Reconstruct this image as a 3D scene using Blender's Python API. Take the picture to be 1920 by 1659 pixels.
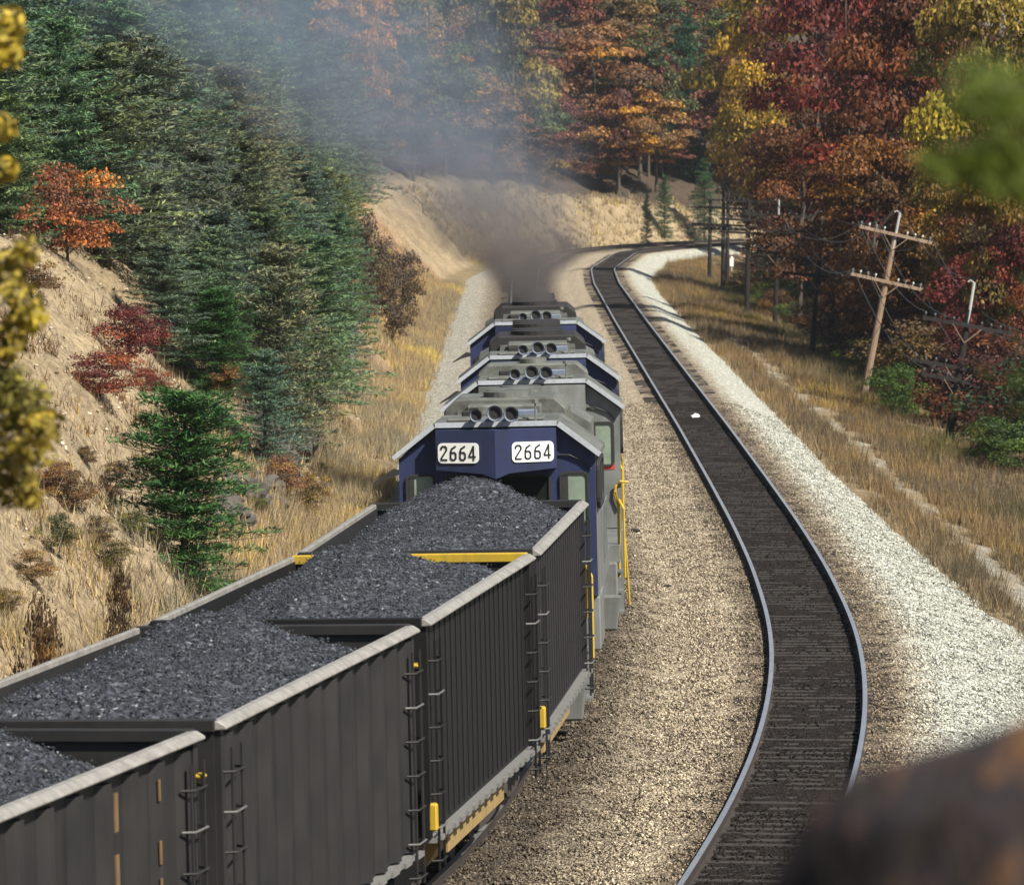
import bpy, bmesh, math, random
import numpy as np
from mathutils import Vector, Matrix
R = math.radians
for o in list(bpy.data.objects): bpy.data.objects.remove(o)
S = bpy.context.scene
COL = S.collection

# ------------------------------------------------------------------ camera
F = 10000.0; YH = 255.0; CX = 960.0; CY = 829.5; HC = 8.7     # photo pixels; rail head is z = 0
PITCH = math.atan((CY - YH) / F)
cd = bpy.data.cameras.new('camera'); cam = bpy.data.objects.new('camera', cd); COL.objects.link(cam)
cd.sensor_fit = 'HORIZONTAL'; cd.sensor_width = 36.0; cd.lens = 36.0 * F / 1920.0
cd.clip_start = 0.5; cd.clip_end = 3000
cam.location = (0, 0, HC); cam.rotation_euler = (R(90) - PITCH, 0, 0)
cd.dof.use_dof = True; cd.dof.focus_distance = 86.0; cd.dof.aperture_fstop = 6.4
S.camera = cam
# ------------------------------------------------------------------ world, sun, exposure
SUN = Vector((0.50, -0.46, 0.73)).normalized()
elev = math.asin(SUN.z); az = math.atan2(SUN.x, SUN.y)
W = bpy.data.worlds.new("World"); S.world = W; W.use_nodes = True
nt = W.node_tree; bg = nt.nodes['Background']; sky = nt.nodes.new('ShaderNodeTexSky')
sky.sky_type = 'NISHITA'; sky.sun_disc = False; sky.sun_elevation = elev; sky.sun_rotation = az
nt.links.new(sky.outputs[0], bg.inputs[0]); bg.inputs[1].default_value = 0.05
ld = bpy.data.lights.new('sun', 'SUN'); sun = bpy.data.objects.new('sun', ld); COL.objects.link(sun)
ld.energy = 5.0; ld.angle = R(0.5); ld.color = (1.0, 0.93, 0.80)
sun.rotation_euler = (-SUN).to_track_quat('-Z', 'Y').to_euler(); sun.location = (40, -40, 60)
S.view_settings.view_transform = 'Standard'; S.view_settings.look = 'None'
S.view_settings.exposure = 0.78; S.view_settings.gamma = 1.0
S.cycles.volume_step_rate = 0.35; S.cycles.volume_max_steps = 256
S.cycles.max_bounces = 6; S.cycles.diffuse_bounces = 3; S.cycles.volume_bounces = 1
S.cycles.transparent_max_bounces = 8

def at(px, py, d):
    """world point seen at photo pixel px, py at distance d along +Y"""
    rx = (px - CX) / F; ry = -(py - CY) / F
    c, s = math.cos(PITCH), math.sin(PITCH)
    v = Vector((rx, c + ry * s, -s + ry * c)); k = d / v.y
    return Vector((v.x * k, d, HC + v.z * k))
def zpix(py, d): return at(CX, py, d).z
def xpix(px, d): return at(px, CY, d).x

# ------------------------------------------------------------------ helpers
def link(o, parent=None):
    COL.objects.link(o)
    if parent is not None: o.parent = parent
    return o
def tag(o, label=None, cat=None, group=None, kind=None):
    if label: o['label'] = label
    if cat: o['category'] = cat
    if group: o['group'] = group
    if kind: o['kind'] = kind
    return o
def empty(name, loc, rz=0.0, label=None, cat=None, group=None):
    o = bpy.data.objects.new(name, None); link(o); o.location = loc; o.rotation_euler = (0, 0, rz)
    o.empty_display_size = 0.3
    return tag(o, label, cat, group)
class MB:
    """collects shapes, builds ONE mesh"""
    def __init__(s): s.v = []; s.f = []
    def add(s, vs, fs, M=None):
        n = len(s.v)
        s.v += [tuple(M @ Vector(p)) if M is not None else tuple(p) for p in vs]
        s.f += [tuple(i + n for i in f) for f in fs]
    def box(s, x0, x1, y0, y1, z0, z1, M=None):
        s.add([(x0,y0,z0),(x1,y0,z0),(x1,y1,z0),(x0,y1,z0),(x0,y0,z1),(x1,y0,z1),(x1,y1,z1),(x0,y1,z1)],
              [(0,3,2,1),(4,5,6,7),(0,1,5,4),(1,2,6,5),(2,3,7,6),(3,0,4,7)], M)
    def tube(s, pts, r, n=6, cap=True):
        pts = [Vector(p) for p in pts]
        rs = r if isinstance(r, (list, tuple)) else [r] * len(pts)
        base = len(s.v)
        for i, p in enumerate(pts):
            t = (pts[min(i+1, len(pts)-1)] - pts[max(i-1, 0)]).normalized()
            a = Vector((0,0,1)) if abs(t.z) < 0.9 else Vector((1,0,0))
            u = t.cross(a).normalized(); w = t.cross(u)
            for k in range(n):
                q = 2*math.pi*k/n
                s.v.append(tuple(p + (u*math.cos(q) + w*math.sin(q)) * rs[i]))
        for i in range(len(pts)-1):
            for k in range(n):
                a0 = base+i*n+k; a1 = base+i*n+(k+1)%n
                s.f.append((a0, a1, a1+n, a0+n))
        if cap:
            s.f.append(tuple(base+k for k in range(n))[::-1]); e = base+(len(pts)-1)*n
            s.f.append(tuple(e+k for k in range(n)))
    def prism(s, poly, axis, a, b, M=None):
        """extrude a 2-D outline along axis ('x','y','z') from a to b"""
        def P(p, t):
            return (t,p[0],p[1]) if axis=='x' else (p[0],t,p[1]) if axis=='y' else (p[0],p[1],t)
        n = len(poly)
        vs = [P(p,a) for p in poly] + [P(p,b) for p in poly]
        fs = [tuple(range(n)), tuple(range(2*n-1, n-1, -1))] + [(i, i+n, (i+1)%n+n, (i+1)%n) for i in range(n)]
        s.add(vs, fs, M)
    def cyl(s, c, r, h, axis='z', n=16, r2=None):
        c = Vector(c); d = {'x':Vector((1,0,0)),'y':Vector((0,1,0)),'z':Vector((0,0,1))}[axis]
        s.tube([c, c+d*h], [r, r if r2 is None else r2], n)
    def build(s, name, mat, parent=None, smooth=False, bevel=0.0):
        me = bpy.data.meshes.new(name); me.from_pydata(s.v, [], s.f); me.update()
        bm = bmesh.new(); bm.from_mesh(me); bmesh.ops.recalc_face_normals(bm, faces=bm.faces)
        if bevel > 0: bmesh.ops.bevel(bm, geom=[e for e in bm.edges if e.is_manifold and e.calc_face_angle(0) > 0.5], offset=bevel, segments=1, affect='EDGES', clamp_overlap=True)
        bm.to_mesh(me); bm.free()
        if smooth: me.polygons.foreach_set('use_smooth', [True]*len(me.polygons))
        me.materials.append(mat)
        return link(bpy.data.objects.new(name, me), parent)
def np_mesh(name, V, Fc, mat, attrs=None, smooth=False):
    """mesh data from numpy arrays (all faces the same size)"""
    me = bpy.data.meshes.new(name); V = np.asarray(V, np.float32); Fc = np.asarray(Fc, np.int32); k = Fc.shape[1]
    me.vertices.add(len(V)); me.vertices.foreach_set('co', V.ravel())
    me.loops.add(Fc.size); me.loops.foreach_set('vertex_index', Fc.ravel())
    me.polygons.add(len(Fc)); me.polygons.foreach_set('loop_start', np.arange(0, Fc.size, k, dtype=np.int32))
    me.polygons.foreach_set('loop_total', np.full(len(Fc), k, np.int32))
    if smooth: me.polygons.foreach_set('use_smooth', np.ones(len(Fc), bool))
    me.update(calc_edges=True)
    for nm, a in (attrs or {}).items():
        a = np.asarray(a, np.float32)
        if a.ndim == 1:
            at_ = me.attributes.new(nm, 'FLOAT', 'POINT'); at_.data.foreach_set('value', a)
        else:
            at_ = me.attributes.new(nm, 'FLOAT_COLOR', 'POINT'); at_.data.foreach_set('color', np.c_[a, np.ones(len(a))].astype(np.float32).ravel())
    me.materials.append(mat); me.validate()
    return me

# ------------------------------------------------------------------ materials
class NT:
    def __init__(s, name):
        s.m = bpy.data.materials.new(name); s.m.use_nodes = True; s.t = s.m.node_tree
        s.b = s.t.nodes['Principled BSDF']; s.out = s.t.nodes['Material Output']
    def n(s, typ, ins=None, **kw):
        nd = s.t.nodes.new(typ)
        for k, v in kw.items(): setattr(nd, k, v)
        for k, v in (ins or {}).items():
            sk = nd.inputs[k]
            if isinstance(v, bpy.types.NodeSocket): s.t.links.new(v, sk)
            else: sk.default_value = v
        return nd
    def math(s, op, a, b=0.0, c=0.0, clamp=False):
        return s.n('ShaderNodeMath', {0:a, 1:b, 2:c}, operation=op, use_clamp=clamp).outputs[0]
    def ramp(s, fac, stops, interp='LINEAR'):
        nd = s.n('ShaderNodeValToRGB', {0:fac}); cr = nd.color_ramp; cr.interpolation = interp
        while len(cr.elements) < len(stops): cr.elements.new(0.5)
        for e, (p, c) in zip(cr.elements, stops):
            e.position = p; e.color = c if len(c) == 4 else (*c, 1)
        return nd.outputs[0]
    def noise(s, scale, detail=4, rough=0.6, vec=None):
        ins = {'Scale':scale, 'Detail':detail, 'Roughness':rough}
        if vec is not None: ins['Vector'] = vec
        return s.n('ShaderNodeTexNoise', ins).outputs[0]
    def mix(s, fac, a, b, blend='MIX'):
        nd = s.n('ShaderNodeMix', None, data_type='RGBA', blend_type=blend)
        for k, v in ((0,fac),(6,a),(7,b)):
            sk = nd.inputs[k]
            if isinstance(v, bpy.types.NodeSocket): s.t.links.new(v, sk)
            else: sk.default_value = v if not isinstance(v, tuple) or len(v)==4 else (*v,1)
        return nd.outputs[2]
    def pos(s): return s.n('ShaderNodeNewGeometry').outputs['Position']
    def obj(s): return s.n('ShaderNodeTexCoord').outputs['Object']
    def island(s): return s.n('ShaderNodeNewGeometry').outputs['Random Per Island']
    def attr(s, nm, out='Fac'): return s.n('ShaderNodeAttribute', None, attribute_name=nm).outputs[out]
    def bump(s, h, strength=0.5, dist=0.02):
        s.t.links.new(s.n('ShaderNodeBump', {'Height':h, 'Strength':strength, 'Distance':dist}).outputs[0], s.b.inputs['Normal'])
    def set(s, col=None, rough=None, metal=None, spec=None):
        for k, v in (('Base Color',col),('Roughness',rough),('Metallic',metal),('Specular IOR Level',spec)):
            if v is None: continue
            if isinstance(v, bpy.types.NodeSocket): s.t.links.new(v, s.b.inputs[k])
            else: s.b.inputs[k].default_value = (*v,1) if isinstance(v, tuple) and len(v)==3 else v
        return s.m
def paint(name, col, dirt=(0.05,0.042,0.035), amount=0.5, rough=0.55, scale=1.5, metal=0.0, streak=True, spec=0.3):
    """weathered paint: grime patches and vertical streaks"""
    m = NT(name); v = m.obj()
    st = m.n('ShaderNodeMapping', {'Vector':v, 'Scale':(1.0,1.0,0.12) if streak else (1,1,1)}).outputs[0]
    a = m.noise(scale*4, 6, 0.7, st); b = m.noise(scale, 4, 0.6, v)
    f = m.math('MULTIPLY', m.math('ADD', a, b), 0.5)
    f = m.math('MULTIPLY', m.ramp(f, [(0.36,(0,0,0)),(0.68,(1,1,1))]), amount)
    fine = m.noise(60, 3, 0.7, v)
    c = m.mix(f, col, dirt); c = m.mix(m.math('MULTIPLY', fine, 0.35), c, tuple(x*0.5 for x in col))
    m.bump(m.noise(9, 4, 0.6, v), 0.06, 0.02)
    return m.set(c, m.math('MULTIPLY_ADD', b, 0.3, rough-0.15), metal, spec)
def plain(name, col, rough=0.6, metal=0.0, var=0.4, scale=8.0, bump=0.0):
    m = NT(name); v = m.obj(); n1 = m.noise(scale, 5, 0.65, v)
    c = m.mix(m.math('MULTIPLY', n1, 1.0), tuple(x*(1+var) for x in col), tuple(x*(1-var) for x in col))
    if bump: m.bump(n1, bump, 0.03)
    return m.set(c, rough, metal)

M = {}
M['car_a'] = paint('black hopper paint', (0.015,0.015,0.016), (0.033,0.031,0.031), 0.8, 0.6)
M['car_b'] = paint('sooty black paint', (0.006,0.006,0.007), (0.013,0.012,0.011), 0.7, 0.6)
M['car_c'] = paint('faded black paint', (0.017,0.017,0.020), (0.027,0.025,0.024), 0.5, 0.65)
M['chord'] = paint('worn steel edge', (0.33,0.32,0.30), (0.09,0.085,0.08), 0.75, 0.5, 2.0, 0.0, False)
M['yellow'] = paint('dirty yellow paint', (0.55,0.37,0.025), (0.12,0.09,0.05), 0.5, 0.6, 3.0)
M['chute'] = paint('faded ochre paint', (0.36,0.25,0.10), (0.10,0.08,0.06), 0.6, 0.7, 2.0)
M['ochre'] = paint('rust ochre marks', (0.22,0.13,0.05), (0.06,0.05,0.045), 0.85, 0.8, 3.0)
M['lip'] = paint('grey worn sill', (0.20,0.20,0.20), (0.08,0.08,0.08), 0.6, 0.6, 6.0, 0.0, False)
M['rung'] = plain('worn rung', (0.10,0.10,0.10), 0.6)
M['under'] = plain('grimy running gear', (0.035,0.03,0.028), 0.8, 0, 0.4, 6)
M['blue'] = paint('dark blue loco paint', (0.030,0.042,0.112), (0.016,0.018,0.028), 0.65, 0.45, 1.6)
M['grey'] = paint('pale grey loco paint', (0.21,0.225,0.225), (0.05,0.05,0.047), 0.85, 0.5, 1.2)
M['roof'] = paint('sooty grey roof', (0.165,0.175,0.16), (0.03,0.03,0.027), 0.9, 0.6, 1.1, 0, False)
M['trim'] = paint('pale roof edge', (0.46,0.50,0.55), (0.16,0.16,0.17), 0.5, 0.5, 3.0, 0, False)
M['soot_shade'] = plain('soot black', (0.014,0.013,0.013), 0.75)
M['horn'] = paint('grey blue horn paint', (0.20,0.24,0.33), (0.05,0.05,0.06), 0.5, 0.4, 5)
M['white'] = plain('white board', (0.82,0.84,0.80), 0.5, 0, 0.04)
M['digit'] = plain('black digits', (0.012,0.014,0.02), 0.6)
M['rubber'] = plain('black window rubber', (0.018,0.018,0.018), 0.7)
g = NT('cab glass'); gm = g.set((0.010,0.014,0.012), 0.06, 0.0, 0.5); M['glass'] = gm
g = NT('green tinted glass'); M['gglass'] = g.set(g.mix(g.noise(3,3,0.6,g.obj()), (0.10,0.14,0.115), (0.30,0.36,0.28)), 0.08, 0.0, 0.8)
M['red'] = plain('red stencil', (0.45,0.04,0.03), 0.6)
m = NT('rail steel'); M['rail'] = m.set(m.mix(m.noise(3,4,0.6,m.pos()), (0.040,0.028,0.022), (0.020,0.016,0.014)), 0.75)  # sides coloured extra dark to carry the shadow band along each rail
m = NT('polished rail head'); M['head'] = m.set((0.72,0.72,0.72), m.math('MULTIPLY_ADD', m.noise(2,3,0.5,m.pos()), 0.2, 0.36), 1.0)
M['sleeper'] = plain('old sleeper', (0.026,0.021,0.018), 0.9, 0, 0.5, 5, 0.4)

def ballast_mat():
    m = NT('ballast gravel'); P = m.pos()
    wob = m.math('MULTIPLY_ADD', m.noise(1.1,5,0.7,P), 1.1, -0.55)
    wob2 = m.math('MULTIPLY_ADD', m.noise(7.0,3,0.7,P), 0.5, -0.25)
    o1 = m.math('ADD', m.math('ADD', m.attr('off1'), wob), wob2); o2 = m.math('ADD', m.math('ADD', m.attr('off2'), wob), wob2)
    tan = m.mix(m.noise(0.5,4,0.6,P), (0.62,0.55,0.43), (0.50,0.45,0.35))
    pale = m.mix(m.noise(0.8,4,0.6,P), (0.76,0.81,0.75), (0.64,0.69,0.64))
    brown = (0.17,0.135,0.10); fines = m.mix(m.noise(0.6,4,0.6,P), (0.020,0.018,0.018), (0.036,0.029,0.027))
    def band(x, a, b, soft): # 1 inside a..b
        lo = m.n('ShaderNodeMapRange', {0:x,1:a-soft,2:a+soft,3:0.0,4:1.0}).outputs[0]
        hi = m.n('ShaderNodeMapRange', {0:x,1:b-soft,2:b+soft,3:1.0,4:0.0}).outputs[0]
        return m.math('MULTIPLY', lo, hi)
    c = m.mix(band(o2, 1.65, 9, 0.35), tan, pale)
    c = m.mix(band(o1, -9, -2.2, 0.7), c, m.mix(m.noise(0.35,5,0.7,P), (0.46,0.46,0.41), (0.64,0.66,0.60)))
    c = m.mix(m.math('MULTIPLY', band(o2, -1.25, 1.35, 0.25), 0.72), c, brown)
    c = m.mix(m.math('MULTIPLY', band(o1, -1.9, 1.95, 0.6), 0.85), c, (0.085,0.07,0.058))
    c = m.mix(band(m.math('ADD', m.attr('off2'), m.math('MULTIPLY', wob2, 0.4)), -0.76, 0.76, 0.06), c, fines)
    # leaf litter and stray pale stones come from the stones themselves
    isl = m.island(); st = m.attr('stone')
    vor = m.n('ShaderNodeTexVoronoi', {'Vector':P, 'Scale':17.0}); vc = vor.outputs['Color']
    sep = m.n('ShaderNodeSeparateColor', {0:vc}).outputs[0]
    rnd = m.mix(st, sep, isl)
    var = m.ramp(rnd, [(0,(0.22,0.20,0.19)),(0.3,(0.66,0.63,0.62)),(0.6,(1.0,0.95,0.92)),(0.85,(1.25,1.18,1.08)),(0.97,(1.55,1.5,1.45)),(1,(2.1,2.1,2.1))])
    c = m.mix(1.0, c, var, 'MULTIPLY')
    big = m.n('ShaderNodeTexVoronoi', {'Vector':P, 'Scale':17.0}, feature='DISTANCE_TO_EDGE').outputs[0]
    c = m.mix(m.n('ShaderNodeMapRange', {0:big,1:0.0,2:0.12,3:0.6,4:0.0}).outputs[0], c, (0.03,0.025,0.02))
    h = m.math('ADD', m.math('MULTIPLY', sep, 0.8), m.math('MULTIPLY', m.n('ShaderNodeMapRange', {0:big,1:0.0,2:0.3,3:0.0,4:1.0}).outputs[0], 0.8))
    m.bump(h, 0.9, 0.05)
    return m.set(c, 0.95, 0.0, 0.12)
M['ballast'] = ballast_mat()
def ground_mat():
    m = NT('soil and leaf litter'); P = m.pos(); c = m.attr('tint', 'Color')
    n1 = m.noise(0.9,6,0.7,P); n2 = m.noise(6,5,0.7,P)
    c = m.mix(1.0, c, m.ramp(n1, [(0.3,(0.62,0.6,0.58)),(0.5,(1,1,1)),(0.72,(1.3,1.28,1.22))]), 'MULTIPLY')
    c = m.mix(1.0, c, m.ramp(n2, [(0.3,(0.5,0.46,0.42)),(0.52,(1,1,1)),(0.7,(1.35,1.32,1.28))]), 'MULTIPLY')
    m.bump(m.math('ADD', m.math('MULTIPLY', n2, 0.6), n1), 1.0, 0.35)
    return m.set(c, 0.95)
M['ground'] = ground_mat()
def coal_mat():
    m = NT('coal'); P = m.obj()
    vor = m.n('ShaderNodeTexVoronoi', {'Vector':P, 'Scale':26.0})
    s_ = m.n('ShaderNodeSeparateColor', {0:vor.outputs['Color']}).outputs[0]
    isl = m.mix(m.attr('stone'), s_, m.island())
    c = m.ramp(isl, [(0,(0.016,0.018,0.024)),(0.5,(0.043,0.049,0.064)),(0.86,(0.080,0.090,0.114)),(0.985,(0.16,0.175,0.20)),(1,(0.42,0.45,0.48))])
    m.bump(m.math('ADD', s_, m.noise(22,4,0.7,P)), 1.0, 0.06)
    return m.set(c, 0.55, 0.0, 0.45)
M['coal'] = coal_mat()
def leaf_mat(name, transl=0.3, hue=[(0,(0.55,0.66,0.8)),(0.35,(0.85,0.9,0.95)),(0.7,(1.05,1.02,0.95)),(0.88,(1.3,1.25,0.8)),(1,(1.7,1.75,0.7))]):
    m = NT(name); oc = m.n('ShaderNodeObjectInfo').outputs['Color']; isl = m.island()
    c = m.mix(1.0, oc, m.ramp(isl, [(0,(0.42,0.42,0.50)),(0.4,(0.85,0.82,0.8)),(0.75,(1.15,1.1,1.0)),(0.93,(1.5,1.32,0.9)),(1,(1.9,1.7,1.1))]), 'MULTIPLY')
    cl = m.attr('clump')
    c = m.mix(1.0, c, m.ramp(cl, hue), 'MULTIPLY')
    m.set(c, 0.6, 0, 0.3)
    tr = m.n('ShaderNodeBsdfTranslucent', {'Color':c}).outputs[0]
    mx = m.n('ShaderNodeMixShader', {0:transl, 1:m.b.outputs[0], 2:tr}).outputs[0]
    m.t.links.new(mx, m.out.inputs[0]); return m.m
M['leaf'] = leaf_mat('autumn leaves', 0.3); M['needle'] = leaf_mat('conifer needles', 0.2, [(0,(0.72,0.82,0.95)),(0.5,(0.95,0.98,1.0)),(1,(1.2,1.15,0.98))]); M['grassblade'] = leaf_mat('dry grass', 0.25)
M['bark'] = plain('bark', (0.075,0.06,0.048), 0.95, 0, 0.5, 4, 0.6)
M['greybark'] = plain('pale grey bark', (0.17,0.155,0.14), 0.95, 0, 0.4, 4, 0.5)
M['rock'] = plain('grey shale', (0.085,0.078,0.07), 0.95, 0, 0.6, 2.5, 0.9)
m = NT('rusty dark rock'); v_ = m.n('ShaderNodeMapping',{'Vector':m.obj(),'Rotation':(0,0.75,0.0),'Scale':(20,9,9)}).outputs[0]
n_ = m.noise(1.0,4,0.65,v_); m.bump(n_,0.8,0.03)
M['ledge'] = m.set(m.ramp(n_,[(0.34,(0.003,0.003,0.005)),(0.46,(0.026,0.016,0.011)),(0.53,(0.014,0.015,0.024)),(0.64,(0.13,0.060,0.020))]),0.95)
M['polewood'] = plain('weathered brown pole', (0.25,0.175,0.12), 0.9, 0, 0.45, 3, 0.4)
M['polecreo'] = plain('creosoted dark pole', (0.012,0.009,0.008), 0.9, 0, 0.4, 3, 0.4)
M['polegrey'] = plain('silvered pole top', (0.42,0.43,0.42), 0.85, 0, 0.25, 4, 0.2)
M['insul'] = plain('pale glass insulator', (0.50,0.58,0.55), 0.2, 0, 0.2); M['insuldark'] = plain('dark glass insulator', (0.10,0.11,0.11), 0.35, 0, 0.3)  # second glass is a darker tone for the dark poles
M['wire'] = plain('old copper wire', (0.05,0.06,0.055), 0.6)
M['paper'] = plain('sun bleached paper', (0.85,0.85,0.83), 0.8, 0, 0.05)

# ------------------------------------------------------------------ the line: where both tracks run
T2 = np.array([(-13.5,0),(-9.2,12),(-5.0,22),(-2.4,32),(-0.75,40),(0.72,47),(2.0,56),(2.76,62),(3.57,68.8),(4.14,74.7),(4.6,80.2),(5.1,88.3),(5.4,96),(5.63,108),(5.72,120),(5.75,135),(5.76,160),(5.70,195),(5.62,252),(5.62,317),(5.95,351),(8.6,401),(12.4,419),(16.4,432),(20.6,441),(28,454),(41,475),(62,505),(95,545),(140,590)])
T1 = np.array([(-19.5,0),(-14.5,12),(-10.0,23),(-7.6,31.5),(-5.85,38.4),(-4.05,46.7),(-2.4,56.6),(-1.13,66.2),(-0.38,75.0),(-0.16,82),(0.0,86),(0.50,96),(0.64,108),(0.66,128),(0.70,160),(0.72,195),(0.70,252),(0.72,317),(1.0,351),(3.7,403),(7.7,422),(12.0,436.5),(17,447),(25,460.5),(38.5,481),(60,511),(93,551),(138,597)])
def smooth_curve(P):
    d = np.arange(0, 590.01, 0.5); x = np.interp(d, P[:,1], P[:,0])
    for _ in range(3):
        k = np.ones(13)/13.0; xp = np.r_[x[0]+(np.arange(-6,0))*(x[1]-x[0]), x, x[-1]+(np.arange(1,7))*(x[-1]-x[-2])]
        x = np.convolve(xp, k, 'valid')
    return d, x
D_, X1_ = smooth_curve(T1); _, X2_ = smooth_curve(T2)
H1_ = np.gradient(X1_, D_); H2_ = np.gradient(X2_, D_)
xc1 = lambda d: np.interp(d, D_, X1_); xc2 = lambda d: np.interp(d, D_, X2_)
h1 = lambda d: np.interp(d, D_, H1_); h2 = lambda d: np.interp(d, D_, H2_)
off1 = lambda x, d: (x-xc1(d))/np.sqrt(1+h1(d)**2); off2 = lambda x, d: (x-xc2(d))/np.sqrt(1+h2(d)**2)
rng = np.random.default_rng(7)
def vnoise(x, y, seed=0):
    """cheap smooth value noise"""
    r = np.random.default_rng(seed).random((64,64)); xi = np.floor(x).astype(int); yi = np.floor(y).astype(int)
    fx = x-xi; fy = y-yi; fx = fx*fx*(3-2*fx); fy = fy*fy*(3-2*fy); g_ = lambda a,b: r[a%64, b%64]
    return (g_(xi,yi)*(1-fx)+g_(xi+1,yi)*fx)*(1-fy) + (g_(xi,yi+1)*(1-fx)+g_(xi+1,yi+1)*fx)*fy - 0.5
def bank_h(d): return np.interp(d, [0,60,90,140,260,420,440,456,475,600], [3,4.5,6.0,6.0,5.6,5.0,4.1,2.3,1.6,1.5])
def ground_z(x, d):
    x = np.asarray(x, float); d = np.asarray(d, float)
    u1 = off1(x,d); u2 = off2(x,d)
    hb = bank_h(d); t = -u1-5.4
    rough = vnoise(x*0.45,d*0.35,1)*0.75 + vnoise(x*1.3,d*1.1,2)*0.38 + vnoise(x*3.1,d*1.6,8)*0.14
    left = -0.6 + np.clip((-u1-3.9)/1.5,0,1)*0.15 + np.clip(t,0,hb) + np.clip(t-hb,0,60)*0.42 + rough*np.clip(t,0,1.5)
    t2 = u2-3.2
    right = -0.72 - np.clip(t2,0,8)*0.19 + np.clip(t2-16,0,80)*0.10 + rough*np.clip(t2,0,1)*0.5
    knoll = np.clip(7.0 - 0.22*np.clip(d-9,0,200), -3, 7.0) - np.clip(np.abs(x)-14,0,99)*0.0
    right = np.where(knoll > right, np.minimum(knoll, right+np.clip(t2-0.6,0,99)*1.1), right)
    mid = np.full_like(x, -0.75)
    return np.where(u1 < -3.9, left, np.where(u2 > 3.2, right, mid))
gz = lambda x, d: float(ground_z(np.array([x]), np.array([d]))[0])

def hit(px, py, d0=62.0):
    d = d0
    while d < 480:
        p = at(px,py,d)
        if p.z <= gz(p.x,d): return d
        d += 0.5
    return d
# ------------------------------------------------------------------ setting: ground, ballast
def build_ground():
    ys = np.r_[np.arange(-30,60,1.5), np.arange(60,200,0.7), np.arange(200,480,1.1), np.arange(480,591,4)]
    xs = np.r_[np.arange(-160,-40,4), np.arange(-40,-14,0.8), np.arange(-14,22,0.4), np.arange(22,44,0.9), np.arange(44,170,4)]
    X, Y = np.meshgrid(xs, ys); nx, ny = len(xs), len(ys)
    x = X.ravel(); y = Y.ravel(); z = ground_z(x, np.clip(y,0,590))
    u1 = off1(x,np.clip(y,0,590)); u2 = off2(x,np.clip(y,0,590)); t = -u1-5.4; hb = bank_h(y)
    sand = np.array((0.40,0.315,0.20)); dry = np.array((0.27,0.205,0.115)); litter = np.array((0.075,0.052,0.034)); path = np.array((0.38,0.36,0.30)); rust = np.array((0.36,0.20,0.11))
    n = vnoise(x*0.3,y*0.3,5); n2 = vnoise(x*0.9,y*0.9,6)
    c = np.tile(dry,(len(x),1))
    def blend(c, col, w): w = np.clip(w,0,1)[:,None]; return c*(1-w)+col*w
    c = blend(c, sand, np.where(u1<-5.2, 0.9+n, 0))
    c = blend(c, rust, np.where((u1<-5.2)&(y>200)&(y<340), 0.5+n*1.6, 0))
    c = blend(c, dry, np.where((u1<-5.2)&(y<75), 0.4+n*2, 0))
    c = blend(c, litter, np.where(u1<-3.9, (t-hb-0.8)/2.0, 0))
    c = blend(c, litter, np.where(u2>3.2, (u2-9.5)/3, 0))
    c = blend(c, path, np.where((y>95)&(y<260), 1.1-np.abs(u2-5.1-n2*0.9)*3.4+n*1.6, 0))
    i = np.arange(nx*ny).reshape(ny,nx)
    Fc = np.stack([i[:-1,:-1],i[:-1,1:],i[1:,1:],i[1:,:-1]],-1).reshape(-1,4)
    me = np_mesh('ground', np.c_[x,y,z], Fc, M['ground'], {'tint':c}, True)
    tag(link(bpy.data.objects.new('ground', me)), kind='structure')
build_ground()
A_ = np.r_[np.arange(-4.3,-1.2,0.22), np.arange(-1.2,1.3,0.2)]   # offsets from track 1
B_ = np.r_[np.arange(-1.2,1.3,0.2), np.arange(1.3,3.9,0.2)]     # offsets from track 2
def ballast_z(o1, o2):
    lo = np.interp(o1, [-4.3,-3.9,-1.8,1.7,2.45], [-0.95,-0.66,-0.155,-0.155,-0.33])
    hi = np.interp(o2, [-2.4,-1.7,1.75,3.2,3.9], [-0.33,-0.155,-0.155,-0.74,-1.15])
    return np.where(np.abs(o1) < np.abs(o2), lo, hi)
shoulder = lambda d: np.interp(d,[60,88,118,150],[1.9,1.75,1.2,1.0])   # the right shoulder spreads wider near the camera
unwide = lambda o2, d: np.where(o2>1.75, 1.75+(o2-1.75)/shoulder(d), o2)
def build_ballast():
    ds = np.r_[np.arange(20,60,1.0), np.arange(60,160,0.4), np.arange(160,589,1.2)]
    rows = []
    k1 = np.sqrt(1+h1(ds)**2); k2 = np.sqrt(1+h2(ds)**2)
    a1 = np.array([xc1(ds)+k*k1 for k in A_]).T
    a2 = np.array([xc2(ds)+(k if k < 1.75 else 1.75+(k-1.75)*shoulder(ds))*k2 for k in B_]).T
    e1 = a1[:,-1]; e2 = a2[:,0]; am = np.array([e1+(e2-e1)*t for t in np.arange(1,12)/12.0]).T
    x = np.concatenate([a1,am,a2],1); y = np.repeat(ds[:,None], x.shape[1], 1)
    x = x.ravel(); y = y.ravel(); o1 = off1(x,y); o2 = off2(x,y)
    z = ballast_z(o1,unwide(o2,y)) + vnoise(x*2.2,y*2.2,3)*0.05 + vnoise(x*6,y*6,4)*0.035
    n = len(A_)+len(B_)+11; i = np.arange(len(ds)*n).reshape(len(ds),n)
    Fc = np.stack([i[:-1,:-1],i[:-1,1:],i[1:,1:],i[1:,:-1]],-1).reshape(-1,4)
    me = np_mesh('ballast', np.c_[x,y,z], Fc, M['ballast'], {'off1':o1,'off2':o2,'stone':np.zeros(len(x))}, True)
    tag(link(bpy.data.objects.new('ballast', me)), kind='structure')
build_ballast()
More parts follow.
